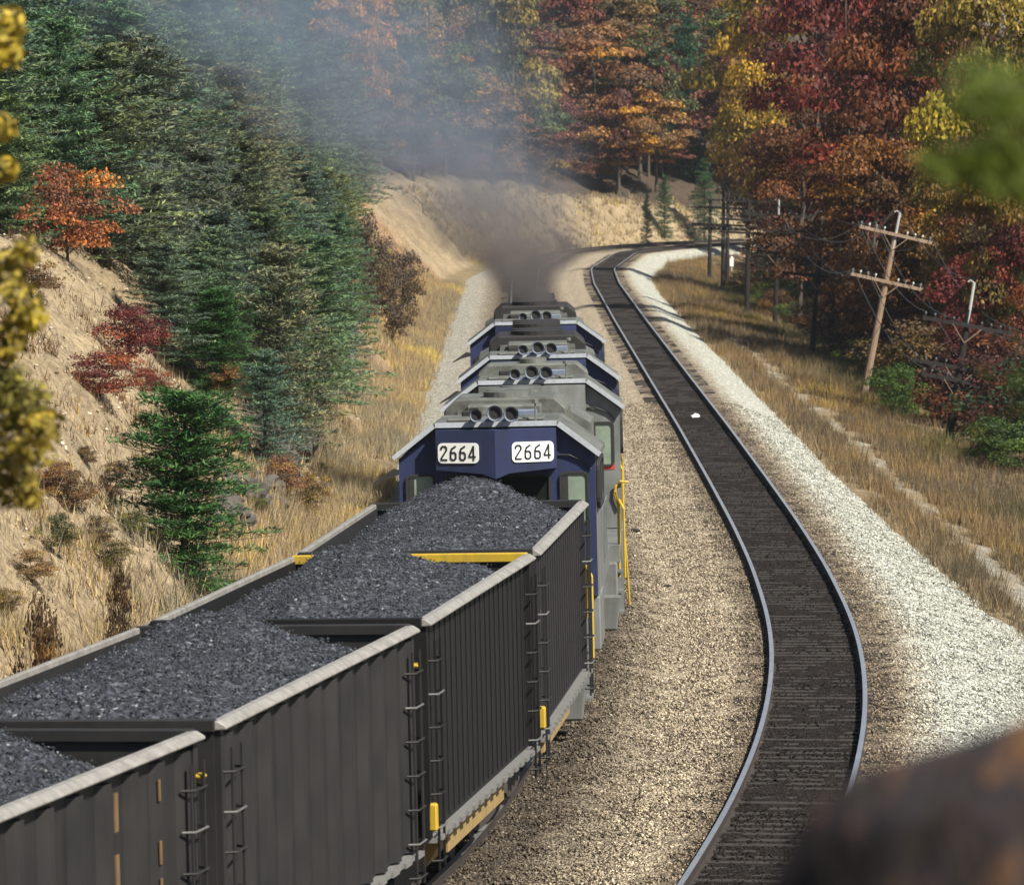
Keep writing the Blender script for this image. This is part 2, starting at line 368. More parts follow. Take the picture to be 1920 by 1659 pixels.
def stones_np(n, pos, size, seed):
    """n small lumps (bent octahedra): vertices, triangles, owner"""
    r = np.random.default_rng(seed)
    base = np.array([(1,0,0),(-1,0,0),(0,1,0),(0,-1,0),(0,0,1),(0,0,-1)], float)
    v = base[None]*r.uniform(0.55,1.15,(n,6,1))*size[:,None,None]*np.array([1.1,0.95,0.75])
    a = r.uniform(0,6.28,n); b = r.uniform(-0.6,0.6,n)
    ca,sa,cb,sb = np.cos(a)[:,None],np.sin(a)[:,None],np.cos(b)[:,None],np.sin(b)[:,None]
    x,y,z = v[...,0],v[...,1],v[...,2]
    y,z = y*cb-z*sb, y*sb+z*cb; x,y = x*ca-y*sa, x*sa+y*ca
    V = np.stack([x,y,z],-1)+pos[:,None,:]
    tri = np.array([(0,2,4),(2,1,4),(1,3,4),(3,0,4),(2,0,5),(1,2,5),(3,1,5),(0,3,5)])
    Fc = (np.arange(n)[:,None,None]*6+tri[None]).reshape(-1,3)
    return V.reshape(-1,3), Fc, np.repeat(np.arange(n),6)
def build_stones():
    n = 120000
    d = 57+ (rng.random(n)**1.5)*120; side = rng.random(n)
    o = np.where(side<0.55, rng.uniform(-3.9,-0.85,n), np.where(side<0.92, rng.uniform(0.85,3.2,n), rng.uniform(-0.68,0.68,n)))
    o = np.where(o>1.75, 1.75+(o-1.75)*shoulder(d), o); x = xc2(d)+o*np.sqrt(1+h2(d)**2); o1 = off1(x,d); o2 = off2(x,d)
    sz = rng.uniform(0.016,0.038,n)*(1+0.5*(rng.random(n)>0.95)); sz = np.where(np.abs(o2)<0.75, sz*0.75, sz)
    z = ballast_z(o1,unwide(o2,d))+sz*0.3
    V,Fc,own = stones_np(n, np.c_[x,d,z], sz, 11)
    me = np_mesh('ballast_stones', V, Fc, M['ballast'], {'off1':o1[own],'off2':o2[own],'stone':np.ones(len(V))})
    o_ = link(bpy.data.objects.new('ballast_stones', me)); tag(o_, 'loose tan and pale ballast stones scattered along the tracks', 'gravel', kind='stuff')
build_stones()

# ------------------------------------------------------------------ tracks
def rail_mesh(cx, hh, off, d0, d1, step):
    ds = np.arange(d0,d1,step); k = np.sqrt(1+hh(ds)**2)
    prof = [(-0.075,-0.18),(-0.075,-0.165),(-0.012,-0.145),(-0.012,-0.045),(-0.036,-0.035),(-0.036,-0.002),(0.036,-0.002),(0.036,-0.035),(0.012,-0.045),(0.012,-0.145),(0.075,-0.165),(0.075,-0.18)]
    v = []; f = []; n = len(prof)
    for i, d in enumerate(ds):
        x0 = cx(d)
        hd = hh(d); c = 1/math.sqrt(1+hd*hd); s = hd*c
        for (a,z) in prof: v.append((x0+(a+off)*c, d-(a+off)*s, z))
    for i in range(len(ds)-1):
        for j in range(n-1): f.append((i*n+j, i*n+j+1, (i+1)*n+j+1, (i+1)*n+j))
    me = bpy.data.meshes.new('rail'); me.from_pydata(v,[],f); me.update()
    me.materials.append(M['rail']); me.materials.append(M['head'])
    idx = [1 if j == 5 else 0 for i in range(len(ds)-1) for j in range(n-1)]
    me.polygons.foreach_set('material_index', idx)
    return me
def sleeper_mb(mb, cx, hh, d):
    a = math.atan(float(hh(d))); Mx = Matrix.Translation((float(cx(d)), d, 0)) @ Matrix.Rotation(-a, 4, 'Z') @ Matrix.Rotation(random.uniform(-0.02,0.02),4,'Z')
    mb.box(-1.3,1.3,-0.11,0.11,-0.33,-0.145-random.uniform(0,0.015), Mx)
def track(cx, hh, label, nsingle, d0):
    t = empty('railway_track', (float(cx(60)),60,-0.18), 0, label, 'railway track'); 
    inv = Matrix.Translation((-float(cx(60)),-60,0.18))
    for off in (-0.7535,0.7535):
        me = rail_mesh(cx,hh,off,20,588,0.8); me.transform(inv); link(bpy.data.objects.new('rail', me), t)
    random.seed(3); d = d0
    for i in range(nsingle):
        mb = MB(); sleeper_mb(mb,cx,hh,d); o = mb.build('sleeper', M['sleeper'], t); o.data.transform(inv); d += 0.53
    mb = MB()
    while d < 440: sleeper_mb(mb,cx,hh,d); d += 0.56
    o = mb.build('sleepers', M['sleeper'], t); o.data.transform(inv); tag(o, kind='stuff')
track(xc2, h2, 'empty curved railway track with shiny rails and dark coal dust right of the train', 96, 61)
track(xc1, h1, 'railway track under the coal train', 0, 58)

# ------------------------------------------------------------------ coal hopper cars
def heading_pose(o, d, z=0.0, roll=R(-1.3), dh=0.0):
    o.location = (float(xc1(d)), d, z); o.rotation_euler = (0, roll, -math.atan(float(h1(d)))+dh)
CARW = 1.46; CTOP = 3.5; CSILL = 1.12
def wheelset_truck(parent, y):
    t = MB()
    for s in (-1,1):
        t.prism([(y-1.15,0.42),(y-1.0,0.62),(y-0.35,0.78),(y+0.35,0.78),(y+1.0,0.62),(y+1.15,0.42),(y+0.95,0.34),(y+0.4,0.3),(y-0.4,0.3),(y-0.95,0.34)], 'x', s*1.0-0.06, s*1.0+0.06)
    t.box(-0.95,0.95,y-0.18,y+0.18,0.45,0.85)
    tr = t.build('truck', M['under'], parent)
    for yy in (y-0.85,y+0.85):
        for s in (-1,1):
            w = MB(); w.cyl((s*0.70-0.07,yy,0.42),0.42,0.14,'x',20); w.build('wheel', M['under'], tr)
    return tr
def hopper(d_front, L, paintm, label, ribs, decor):
    """body runs from local y = 0 (far end) to y = -L (near end)"""
    root = empty('hopper_car', (0,0,0), 0, label, 'coal car', 'loaded coal hopper cars behind the locomotives')
    rnd = random.Random(int(d_front))
    for s in (-1,1):
        sp = MB(); w = s*CARW
        sp.box(min(w,w-s*0.03), max(w,w-s*0.03), -L, 0, CSILL, CTOP-0.06)
        if ribs:
            n = 12
            for k in range(n):
                yy = -L + (k+0.5)*L/n
                sp.prism([(yy-0.17, w+s*0.001),(yy-0.08, w+s*0.075),(yy+0.08,w+s*0.075),(yy+0.17,w+s*0.001)] if False else [(w, yy-0.16),(w+s*0.085,yy-0.06),(w+s*0.085,yy+0.06),(w,yy+0.16)], 'z', CSILL+0.02, CTOP-0.14)
        else:
            for k in range(22):
                yy = -L + (k+0.5)*L/22
                sp.box(min(w,w+s*0.014), max(w,w+s*0.014), yy-0.05, yy+0.05, CSILL+0.05, CTOP-0.14)
        for yy in (-L+0.02, -0.16): sp.box(min(w,w+s*0.06), max(w,w+s*0.06), yy, yy+0.14, CSILL, CTOP-0.08)
        side = sp.build('side_panel', paintm, root)
        ch = MB(); ch.prism([(w-s*0.02,CTOP-0.09),(w-s*0.02,CTOP),(w+s*0.05,CTOP-0.005),(w+s*0.125,CTOP-0.05),(w+s*0.125,CTOP-0.08),(w+s*0.07,CTOP-0.085)], 'y', -L-0.02, 0.02)
        ch.build('top_chord', M['chord'], root, bevel=0.01)
        sl = MB(); n = 26 if ribs else 34
        prof = []
        for k in range(n):
            yy = -L+0.1+k*(L-0.2)/n; sl.box(min(w-s*0.02,w+s*(0.11+0.03*(k%2))), max(w-s*0.02,w+s*(0.11+0.03*(k%2))), yy, yy+(L-0.2)/n, CSILL-0.055-0.002*(k%2), CSILL-0.004)
        sl.build('side_sill', M['lip'], root)
        if s > 0:   # ladder at each end of the right side
            for yy in (-0.30, -L+0.34):
                ld_ = MB()
                for dy in (-0.2,0.2): ld_.tube([(w+0.13,yy+dy,CSILL-0.35),(w+0.13,yy+dy,CTOP-0.25)],0.016,5)
                lad = ld_.build('ladder', paintm, side)
                for k in range(7):
                    rg = MB(); zz = CSILL-0.25+k*0.36; rg.tube([(w+0.05,yy-0.24,zz),(w+0.16,yy-0.2,zz),(w+0.16,yy+0.2,zz),(w+0.05,yy+0.24,zz)],0.013,5)
                    rg.build('rung', M['rung'] if k % 4 == 1 else paintm, side)
    for (yy, s) in ((0,1),(-L,-1)):
        e = MB(); e.box(-CARW+0.03,CARW-0.03, yy-0.03 if s>0 else yy, yy if s>0 else yy+0.03, CSILL+0.5, CTOP-0.02)
        # sloping hopper floor below the end sheet
        e.box(-CARW+0.03,CARW-0.03, yy-s*0.55-0.02, yy-s*0.55+0.02, CSILL-0.1, CSILL+0.6)
        e.box(-CARW+0.03,CARW-0.03, min(yy-s*0.55,yy), max(yy-s*0.55,yy), CSILL+0.5, CSILL+0.54)
        es = e.build('end_sheet', decor.get('inner', paintm) if s>0 else paintm, root)
        tb = MB(); tb.box(-CARW-0.02,CARW+0.02, yy-0.075 if s>0 else yy-0.05, yy+0.05 if s>0 else yy+0.075, CTOP-0.10, CTOP+0.012)
        tb.box(-CARW+0.05,CARW-0.05, yy-0.10 if s>0 else yy+0.03, yy-0.03 if s>0 else yy+0.10, CTOP-0.42, CTOP-0.32)
        tb.build('end_beam', decor.get('beam', paintm) if s>0 else paintm, root, bevel=0.01)
        cp = MB(); cp.box(-0.12,0.12, min(yy,yy+s*0.42), max(yy,yy+s*0.42), 0.72, 0.98); cp.cyl((0,yy+s*0.42-0.1,0.66),0.13,0.38,'z',10)
        cp.build('coupler', M['under'], root)
    # draft sill, chutes
    u = MB(); u.box(-0.2,0.2,-L-0.05,0.05,0.8,1.1); u.build('centre_sill', M['under'], root)
    for (ya,yb) in ((-L*0.5+0.2,-L*0.5+2.0),(-L*0.5-2.0,-L*0.5-0.2)):
        ck = MB(); ym = (ya+yb)/2
        ck.add([(-1.35,ya,CSILL-0.10),(1.43,ya,CSILL-0.10),(1.43,yb,CSILL-0.10),(-1.35,yb,CSILL-0.10),(-0.9,ym-0.5,0.42),(1.02,ym-0.5,0.42),(1.02,ym+0.5,0.42),(-0.9,ym+0.5,0.42)],
               [(0,3,2,1),(4,5,6,7),(0,1,5,4),(1,2,6,5),(2,3,7,6),(3,0,4,7)])
        ck.build('hopper_chute', decor.get('chute', M['under']), root)
    sk = MB(); sk.box(1.36,1.40,-L*0.5-2.4,-L*0.5+2.4,CSILL-0.42,CSILL-0.12); sk.build('skirt_panel', decor.get('chute', M['under']), root)
    for y in (-1.35,-L+1.35): wheelset_truck(root, y)
    for (yy,zz,hh_,ww) in decor.get('patches', ()):
        p = MB(); p.box(CARW+0.065,CARW+0.078,yy,yy+ww,zz,zz+hh_); p.build('ochre_mark', M['ochre'], root)
    for (yy,zz,hh_) in decor.get('tabs', ()):
        p = MB(); p.box(CARW+0.03,CARW+0.13,yy-0.08,yy+0.05,zz,zz+hh_); p.build('corner_bracket', M['yellow'], root, bevel=0.02)
    heading_pose(root, d_front)
    # chord line through both ends of the car
    dn = d_front - L*0.985
    root.rotation_euler[2] = -math.atan2(float(xc1(d_front)-xc1(dn)), d_front-dn)
    return root
def coal(root, L, label, peak, seed, dipr):
    """heaped load with its low corner at the far right, left side below the chord"""
    r = np.random.default_rng(seed); nx, ny = 44, 120
    xs = np.linspace(-CARW+0.035, CARW-0.035, nx); ys = np.linspace(-L+0.04, -0.04, ny); X,Y = np.meshgrid(xs,ys)
    u = X/CARW; t = (Y+L)/L                        # t = 1 at the far end
    z = CTOP - 0.10 + 0.16*(1-np.abs(u-0.15)**1.6) - 0.22*np.clip(-u-0.68,0,1)/0.32
    for (uc,tc,hp,wu,wt) in peak: z += hp*np.exp(-((u-uc)/wu)**2-((t-tc)/wt)**2)
    z -= dipr*np.clip((t-0.80+0.10*u)/0.22,0,1)**1.2*np.clip(0.55+u*0.9,0,1)
    z -= 0.30*np.clip((0.10-t)/0.10,0,1)
    z += vnoise(X*1.6,Y*1.6,seed)*0.14 + vnoise(X*4,Y*4,seed+1)*0.08 + r.normal(0,0.012,X.shape)
    V = np.c_[X.ravel(),Y.ravel(),z.ravel()]; i = np.arange(nx*ny).reshape(ny,nx)
    Fq = np.stack([i[:-1,:-1],i[:-1,1:],i[1:,1:],i[1:,:-1]],-1).reshape(-1,4)
    T = np.concatenate([Fq[:,[0,1,2]],Fq[:,[0,2,3]]])
    n = 16000; k = r.integers(0,len(V),n); p = V[k]+r.normal(0,1,(n,3))*np.array([0.03,0.035,0.004])
    p[:,0] = np.clip(p[:,0],-CARW+0.05,CARW-0.05); p[:,1] = np.clip(p[:,1],-L+0.05,-0.05)
    sz = r.uniform(0.008,0.022,n)*(1+1.0*(r.random(n)>0.985))
    SV,SF,_ = stones_np(n, p+np.array([0,0,0.01]), sz, seed+5)
    allV = np.r_[V,SV]; allF = np.r_[T,SF+len(V)]
    me = np_mesh('coal_load', allV, allF, M['coal'], {'stone':np.r_[np.zeros(len(V)),np.ones(len(SV))]})
    o = link(bpy.data.objects.new('coal_load', me)); o.location = root.location; o.rotation_euler = root.rotation_euler
    tag(o, label, 'coal', 'coal heaped in the hopper cars'); return o
CL = 9.02
c1 = hopper(75.7, CL, M['car_c'], 'coal hopper car with smooth grey side, coupled right behind the locomotive numbered 2664', False, {'chute':M['chute'], 'tabs':((-CL+0.1,CSILL+0.12,0.28),)})
c2 = hopper(66.15, CL, M['car_b'], 'blackest coal hopper car, with a yellow beam inside its far end, second from the locomotives', False, {'beam':M['yellow'],'chute':M['chute'],'tabs':((-CL+0.1,CSILL+0.08,0.30),)})
c3 = hopper(56.5, CL+0.35, M['car_a'], 'ribbed dark coal hopper car between the blackest car and the nearest car', True, {'tabs':((-0.04,CTOP-0.45,0.05),)})
c4 = hopper(46.55, CL+0.5, M['car_a'], 'nearest ribbed coal hopper car, with ochre streaks, cut off by the photo edge', True,
            {'patches':((-2.62,2.94,0.32,0.10),(-2.62,2.42,0.33,0.10),(-1.30,3.04,0.18,0.09),(-1.30,2.50,0.20,0.09),(-1.30,2.10,0.28,0.09),(-1.98,2.65,0.55,0.05)), 'tabs':((-0.02,CTOP-0.42,0.05),)})
coal(c1, CL, 'coal heap with a high rounded mound in front of the locomotive windshield', ((-0.05,0.80,0.36,0.62,0.18),(0.1,0.3,0.05,0.6,0.2)), 21, 0.22)
coal(c2, CL, 'coal heap in the blackest hopper car, low beside the yellow beam', ((0,0.45,0.10,0.6,0.25),(-0.22,0.93,0.26,0.52,0.14)), 22, 0.62)
coal(c3, CL+0.35, 'coal heap with a white speck in the hopper car second from the camera', ((-0.1,0.5,0.10,0.6,0.3),(-0.35,0.93,0.20,0.5,0.14)), 23, 0.5)
coal(c4, CL+0.5, 'coal heap in the nearest hopper car at the photo corner', ((-0.1,0.5,0.08,0.6,0.3),(-0.45,0.92,0.16,0.5,0.14)), 24, 0.5)

# ------------------------------------------------------------------ locomotives
def rrect(w, h, r, n=4):
    pts = []
    for cx_, cy_, a0 in ((w/2-r,h/2-r,0),(-w/2+r,h/2-r,90),(-w/2+r,-h/2+r,180),(w/2-r,-h/2+r,270)):
        for k in range(n+1):
            a = R(a0+90*k/n); pts.append((cx_+r*math.cos(a), cy_+r*math.sin(a)))
    return pts
def plate(mb, pts, Mx, t):
    """outline in local x/z of Mx, thickness t towards local -y"""
    mb.prism(pts, 'y', -t, 0, Mx)
def ring(mb, w, h, r, b, Mx, t):
    o = rrect(w+2*b,h+2*b,r+b); i = rrect(w,h,r); n = len(o)
    v = [(x,0,z) for x,z in o]+[(x,0,z) for x,z in i]+[(x,-t,z) for x,z in o]+[(x,-t,z) for x,z in i]
    f = []
    for k in range(n):
        j = (k+1)%n
        f += [(k,j,n+j,n+k),(2*n+k,3*n+k,3*n+j,2*n+j),(k,2*n+k,2*n+j,j),(n+k,n+j,3*n+j,3*n+k)]
    mb.add(v,f,Mx)
DIG = {'2':[[(0,0.80),(0,0.90),(0.12,1.0),(0.38,1.0),(0.5,0.9),(0.5,0.72),(0,0.12),(0,0),(0.52,0)]],
       '6':[[(0.46,1.0),(0.12,0.82),(0.02,0.6),(0.0,0.12),(0.12,0),(0.38,0),(0.5,0.12),(0.5,0.42),(0.38,0.54),(0.03,0.54)]],
       '4':[[(0.40,-0.02),(0.40,1.0),(0.0,0.30),(0.0,0.22),(0.56,0.22)]]}
def digits(mb, s, h, gap, Mx, th):
    w = h*0.46; tot = len(s)*w+(len(s)-1)*gap; x = -tot/2
    for ch in s:
        for pl in DIG[ch]:
            for a,b in zip(pl[:-1],pl[1:]):
                A = Vector((x+a[0]*h*0.84, 0, (a[1]-0.5)*h)); B = Vector((x+b[0]*h*0.84,0,(b[1]-0.5)*h)); d = (B-A)
                if d.length < 1e-6: continue
                u = d.normalized(); n = Vector((-u.z,0,u.x))*th/2; A2 = A-u*th*0.35; B2 = B+u*th*0.35
                v = [A2+n,B2+n,B2-n,A2-n]; v = [tuple(p) for p in v]
                mb.add(v+[(p[0],-0.006,p[2]) for p in v],[(0,1,2,3),(7,6,5,4),(0,4,5,1),(1,5,6,2),(2,6,7,3),(3,7,4,0)],Mx)
        x += w+gap
def loco(d, label, number, roofm, flare, hoodlen, dark, face='blue', nose=True):
    K = hoodlen/12.0
    root = empty('diesel_locomotive', (0,0,0), 0, label, 'locomotive', 'diesel locomotives pulling the coal train')
    EA, TP = 3.80, 4.27
    b = MB(); b.box(-1.5,1.5,-3.9,hoodlen+3.6,1.28,1.58); b.box(-0.6,0.6,-3.6,hoodlen+3.2,0.85,1.28); b.build('underframe', M['grey'], root)
    if nose: b = MB(); b.prism([(-0.85,1.58),(-0.85,2.75),(-0.65,2.98),(0.65,2.98),(0.85,2.75),(0.85,1.58)],'y',-2.3,0.0); b.build('nose', M[face], root, bevel=0.03)
    # cab: blue front, grey sides; right wall stands out further at the back
    prof = lambda fl: [(-1.56,1.58),(-1.56,EA-0.03),(-0.95,TP-0.05),(0.95,TP-0.05),(1.56+fl,EA-0.03),(1.56+fl,1.58)]
    b = MB(); P0 = prof(0.0); P1 = prof(flare)
    n = len(P0); b.add([(x,0.03,z) for x,z in P0]+[(x,2.35,z) for x,z in P1],[tuple(range(n)),tuple(range(2*n-1,n-1,-1))]+[(i,i+n,(i+1)%n+n,(i+1)%n) for i in range(n)])
    cab = b.build('cab', M['grey'], root)
    b = MB(); b.prism([(-1.57,1.60),(-1.57,EA-0.035),(-0.95,TP-0.055),(0.95,TP-0.055),(1.57,EA-0.035),(1.57,1.60)],'y',-0.012,0.026); b.build('cab_front', M[face], root)
    b = MB()
    for (ya,yb,fa,fb) in ((-0.10,2.45,0,flare),):
        q = lambda fl,dz: [(-1.63,EA-0.06+dz),(-0.97,TP-0.045+dz),(0.97,TP-0.045+dz),(1.63+fl,EA-0.06+dz)]
        vs = [(x,ya,z) for x,z in q(fa,0)]+[(x,ya,z) for x,z in q(fa,0.075)]+[(x,yb,z) for x,z in q(fb,0)]+[(x,yb,z) for x,z in q(fb,0.075)]
        fs = []
        for i in range(3): fs += [(i,i+1,i+5,i+4),(i+8,i+12,i+13,i+9),(i+4,i+5,i+13,i+12),(i,i+8,i+9,i+1)]
        fs += [(0,4,12,8),(3,11,15,7)]
        b.add(vs,fs)
    rf = b.build('cab_roof', roofm, root)
    b = MB()
    for A,B in (((-1.63,EA-0.05),(-0.97,TP-0.03)),((-0.97,TP-0.03),(0.97,TP-0.03)),((0.97,TP-0.03),(1.63,EA-0.05))):
        n_ = Vector((-(B[1]-A[1]),B[0]-A[0])).normalized()*0.075
        b.prism([A,B,(B[0]+n_.x,B[1]+n_.y),(A[0]+n_.x,A[1]+n_.y)],'y',-0.17,-0.102)
    b.build('roof_edge', M['trim'], rf)
    b = MB(); b.box(-0.8,0.75,0.35,1.1,TP+0.03,TP+0.075); b.box(-0.55,0.55,1.4,2.1,TP+0.03,TP+0.11); b.build('roof_hatch', roofm, rf, bevel=0.015)
    # number board housing with a shallow V front
    b = MB(); top = TP-0.06
    pl = [(-0.96,0.0),(-0.96,-0.28),(-0.22,-0.48),(0.0,-0.54),(0.22,-0.48),(0.96,-0.28),(0.96,0.0)]; zb = [3.60,3.60,3.54,3.46,3.54,3.60,3.60]
    k = len(pl); b.add([(x,y-0.012,z) for (x,y),z in zip(pl,zb)]+[(x,y-0.012,top) for (x,y) in pl],[tuple(range(k))[::-1],tuple(range(k,2*k))]+[(i,(i+1)%k,(i+1)%k+k,i+k) for i in range(k)])
    hs = b.build('number_board_housing', M[face], root)
    for s in ((-1,1) if number else ()):
        ang = math.atan2(0.20,0.74)*s
        Mx = Matrix.Translation((s*0.59,-0.38-0.016,3.86)) @ Matrix.Rotation(ang,4,'Z')
        b = MB(); plate(b, rrect(0.68,0.31,0.07), Mx, 0.015); nb = b.build('number_board', M['white'], hs)
        if number:
            b = MB(); digits(b, number, 0.205, 0.062, Mx @ Matrix.Translation((0,-0.016,0)), 0.026); b.build('number', M['digit'], hs)
    b = MB(); b.tube([(0.98,-0.03,3.78),(1.15,-0.05,3.78),(1.38,-0.05,3.68),(1.5,-0.04,3.55)],0.014,5); b.build('cable', M['rubber'], root)
    # windows of the front
    for (xc_,zc,w,h,mt) in ((-1.23,3.12,0.40,0.74,M['gglass']),(1.23,3.12,0.40,0.74,M['gglass']),(-0.43,3.20,0.78,0.52,M['glass']),(0.43,3.20,0.78,0.52,M['glass'])):
        Mx = Matrix.Translation((xc_,-0.014,zc)); b = MB(); ring(b,w,h,0.06,0.035,Mx,0.04); wf = b.build('window_frame', M['rubber'], root)
        b = MB(); plate(b, rrect(w-0.004,h-0.004,0.06), Mx, 0.012); b.build('window_glass', mt, wf)
        if abs(xc_) > 1:
            b = MB(); b.box(xc_-w/2+0.01,xc_-w/2+0.10,-0.032,-0.027,zc-h/2+0.03,zc+h/2-0.03); b.build('window_post', M['rubber'], wf)
    # right side window with frame, stencil, grab irons
    an = math.atan2(flare,2.32)
    Ms = Matrix.Translation((1.575+flare*0.5,1.15,3.30)) @ Matrix.Rotation(R(90)-an,4,'Z')
    b = MB(); ring(b,1.55,0.66,0.12,0.06,Ms,0.05); sw = b.build('side_window_frame', M['rubber'], root)
    b = MB(); plate(b, rrect(1.546,0.656,0.12), Ms, 0.018); b.build('side_window_glass', M['gglass'], sw)
    b = MB(); b.box(-0.03,0.03,-0.045,-0.02,-0.31,0.31,Ms); b.build('side_window_post', M['rubber'], sw)
    if face == 'grey':
        b = MB(); b.box(1.22,1.46,-0.022,-0.013,2.66,2.75); b.build('red_stencil', M['red'], root)
        b = MB(); b.tube([(1.70,-0.03,2.42),(1.55,-0.07,2.44),(1.47,-0.07,2.36),(1.45,-0.07,2.2),(1.52,-0.06,1.95)],0.026,6); b.build('grab_iron', M['yellow'], root)
        b = MB(); b.tube([(1.62,-0.05,1.4),(1.68,-0.06,0.2)],0.022,6); b.build('step_handrail', M['yellow'], root)
    # dark wind deflector blade beside the left window
    b = MB(); b.prism([(-1.57,3.60),(-1.66,3.62),(-1.98,3.40),(-2.0,3.36),(-1.80,3.46),(-1.57,3.52)],'y',-0.05,0.0); b.build('wind_deflector', M['rubber'], root)
    b = MB(); b.box(1.2,1.60,0.05,2.3,0.75,1.575); b.build('battery_box', M['grey'], root, bevel=0.02)
    b = MB(); b.tube([(1.50,-3.6,2.35),(1.58,-3.7,2.2),(1.58,-3.72,1.0)],0.025,6); b.tube([(1.5,-3.6,1.58),(1.5,-3.6,2.35)],0.02,6); b.build('step_handrail', M['yellow'], root)
    b = MB(); b.tube([(1.62,hoodlen+3.0,2.5),(1.66,hoodlen+3.1,2.3),(1.66,hoodlen+3.1,1.0)],0.025,6); b.build('step_handrail', M['yellow'], root)
    b = MB()
    for k in range(7): yy = 2.8+k*(hoodlen-2.0)/6; b.tube([(1.5,yy,1.58),(1.5,yy,2.55)],0.018,5)
    b.tube([(1.5,2.6,2.55),(1.5,hoodlen+1.2,2.55)],0.018,5); b.build('handrail', M['grey'], root)
    # pilot with steps and curved plow
    b = MB(); b.box(-1.45,1.45,-4.15,-3.9,0.35,1.3); b.prism([(-1.4,0.75),(1.5,0.75),(1.42,0.15),(-1.35,0.15)],'y',-4.45,-4.16); b.build('pilot', M['grey'], root, bevel=0.03)
    b = MB()
    for k in range(3): b.box(1.15,1.55,-3.85,-3.3,0.38+k*0.36,0.42+k*0.36)
    b.box(1.15,1.56,-3.32,-3.28,0.35,1.28); b.build('steps', M['grey'], root)
    # horns
    b = MB(); b.box(-0.35,0.35,-0.06,0.02,TP+0.035,TP+0.09); b.cyl((0.0,-0.02,TP+0.06),0.05,0.1,'z',10); hb = b.build('horn_bracket', M['horn'], root)
    for (hx,hz,hr) in ((-0.30,0.16,0.10),(0.0,0.19,0.125),(0.26,0.17,0.12)):
        b = MB(); y0 = -0.46; b.tube([(hx,0.30,TP+hz),(hx,-0.05,TP+hz),(hx,-0.22,TP+hz),(hx,y0,TP+hz)],[0.045,0.05,0.07,hr],14,False)
        b.tube([(hx,y0,TP+hz),(hx,y0+0.05,TP+hz),(hx,y0+0.14,TP+hz)],[hr*0.93,hr*0.75,0.06],14,False); h_ = b.build('horn', M['horn'], root, True)
        b = MB(); b.cyl((hx,y0+0.045,TP+hz),hr*0.75,0.02,'y',14); b.build('horn_mouth', M['soot_shade'], h_)  # black disc stands in for the shaded inside of the bell
    # long hood and roof equipment
    b = MB(); b.prism([(-0.92,1.58),(-0.92,TP-0.28),(-0.72,TP-0.04),(0.72,TP-0.04),(0.92,TP-0.28),(0.92,1.58)],'y',2.36,hoodlen+2.4); hood = b.build('hood', M['grey'] if not dark else M['roof'], root)
    b = MB()
    for k in range(12):
        yy = 2.9+k*(hoodlen-1)/12; b.box(0.921,0.935,yy,yy+0.72,1.8,3.7)
    b.build('hood_door', M['grey'], hood)
    b = MB(); b.prism([(-1.02,TP-0.42),(-1.02,TP+0.06),(-0.82,TP+0.24),(0.82,TP+0.24),(1.02,TP+0.06),(1.02,TP-0.42)],'y',5.2*K,8.2*K); b.build('dynamic_brake_housing', M['soot_shade'] if dark else roofm, hood, bevel=0.03)
    b = MB(); b.box(-0.62,0.62,2.8,2.8+1.5*K,TP-0.035,TP+0.16); b.build('blower_housing', roofm, hood, bevel=0.03)
    b = MB(); b.box(-0.56,-0.42,2.77,2.795,TP+0.0,TP+0.12); b.build('vent', M['soot_shade'], hood)
    for yy in (6.1*K,7.3*K): b = MB(); b.cyl((0,yy,TP+0.235),0.56*min(1,K+0.05),0.09,'z',24); b.build('cooling_fan', M['soot_shade'] if dark else roofm, hood)
    b = MB(); b.box(-0.28,0.28,9.2*K,10.1*K,TP-0.045,TP+0.2); b.build('exhaust_stack', M['soot_shade'], hood, bevel=0.03)
    for s in (-1,1):
        b = MB(); b.prism([(s*0.90,TP-1.25),(s*1.28,TP-1.15),(s*1.28,TP-0.42),(s*0.90,TP-0.2)],'y',hoodlen+2.2-3.2*K,hoodlen+2.2)
        b.build('radiator', M['roof'], hood)
    for yy in (hoodlen+1.8-2.4*K,hoodlen+1.8-1.2*K,hoodlen+1.8): b = MB(); b.cyl((0,yy,TP-0.045),0.54*min(1,K+0.05),0.2 if not dark else 0.34,'z',24); b.build('radiator_fan', M['soot_shade'] if dark else roofm, hood)
    b = MB()
    for k in range(int(6*K)+2): yy = 2.7+k*1.35; b.box(-0.74,0.74,yy,yy+0.035,TP-0.045,TP+0.005)
    b.build('roof_seam', M['soot_shade'], hood)
    for s in (-1,1):
        b = MB(); b.box(s*0.45-0.16,s*0.45+0.16,1.15,1.32,TP+0.03,TP+0.16); b.build('roof_vent', M['soot_shade'] if s<0 else M['horn'], rf, bevel=0.02)
    b = MB(); b.tube([(0.62,0.25,TP+0.03),(0.62,0.25,TP+0.32)],0.015,5); b.cyl((0.62,0.25,TP+0.30),0.05,0.06,'z',8); b.build('antenna', M['roof'], rf)
    b = MB()
    for s in (-1,1):
        for k in range(5): b.box(s*0.66-0.12,s*0.66+0.12,2.9+k*0.5*K,2.9+k*0.5*K+0.12,TP-0.06,TP+0.06)
    b.build('lifting_lug', roofm, hood)
    # running gear
    for yc in (-1.2,hoodlen+0.4):
        b = MB()
        for s in (-1,1): b.prism([(yc-1.9,0.55),(yc-1.6,0.85),(yc+1.6,0.85),(yc+1.9,0.55),(yc+1.2,0.4),(yc-1.2,0.4)],'x',s*1.12-0.08,s*1.12+0.08)
        tr = b.build('truck', M['under'], root)
        for yy in (yc-1.35,yc+1.35):
            for s in (-1,1): b = MB(); b.cyl((s*0.72-0.07,yy,0.51),0.51,0.14,'x',20); b.build('wheel', M['under'], tr)
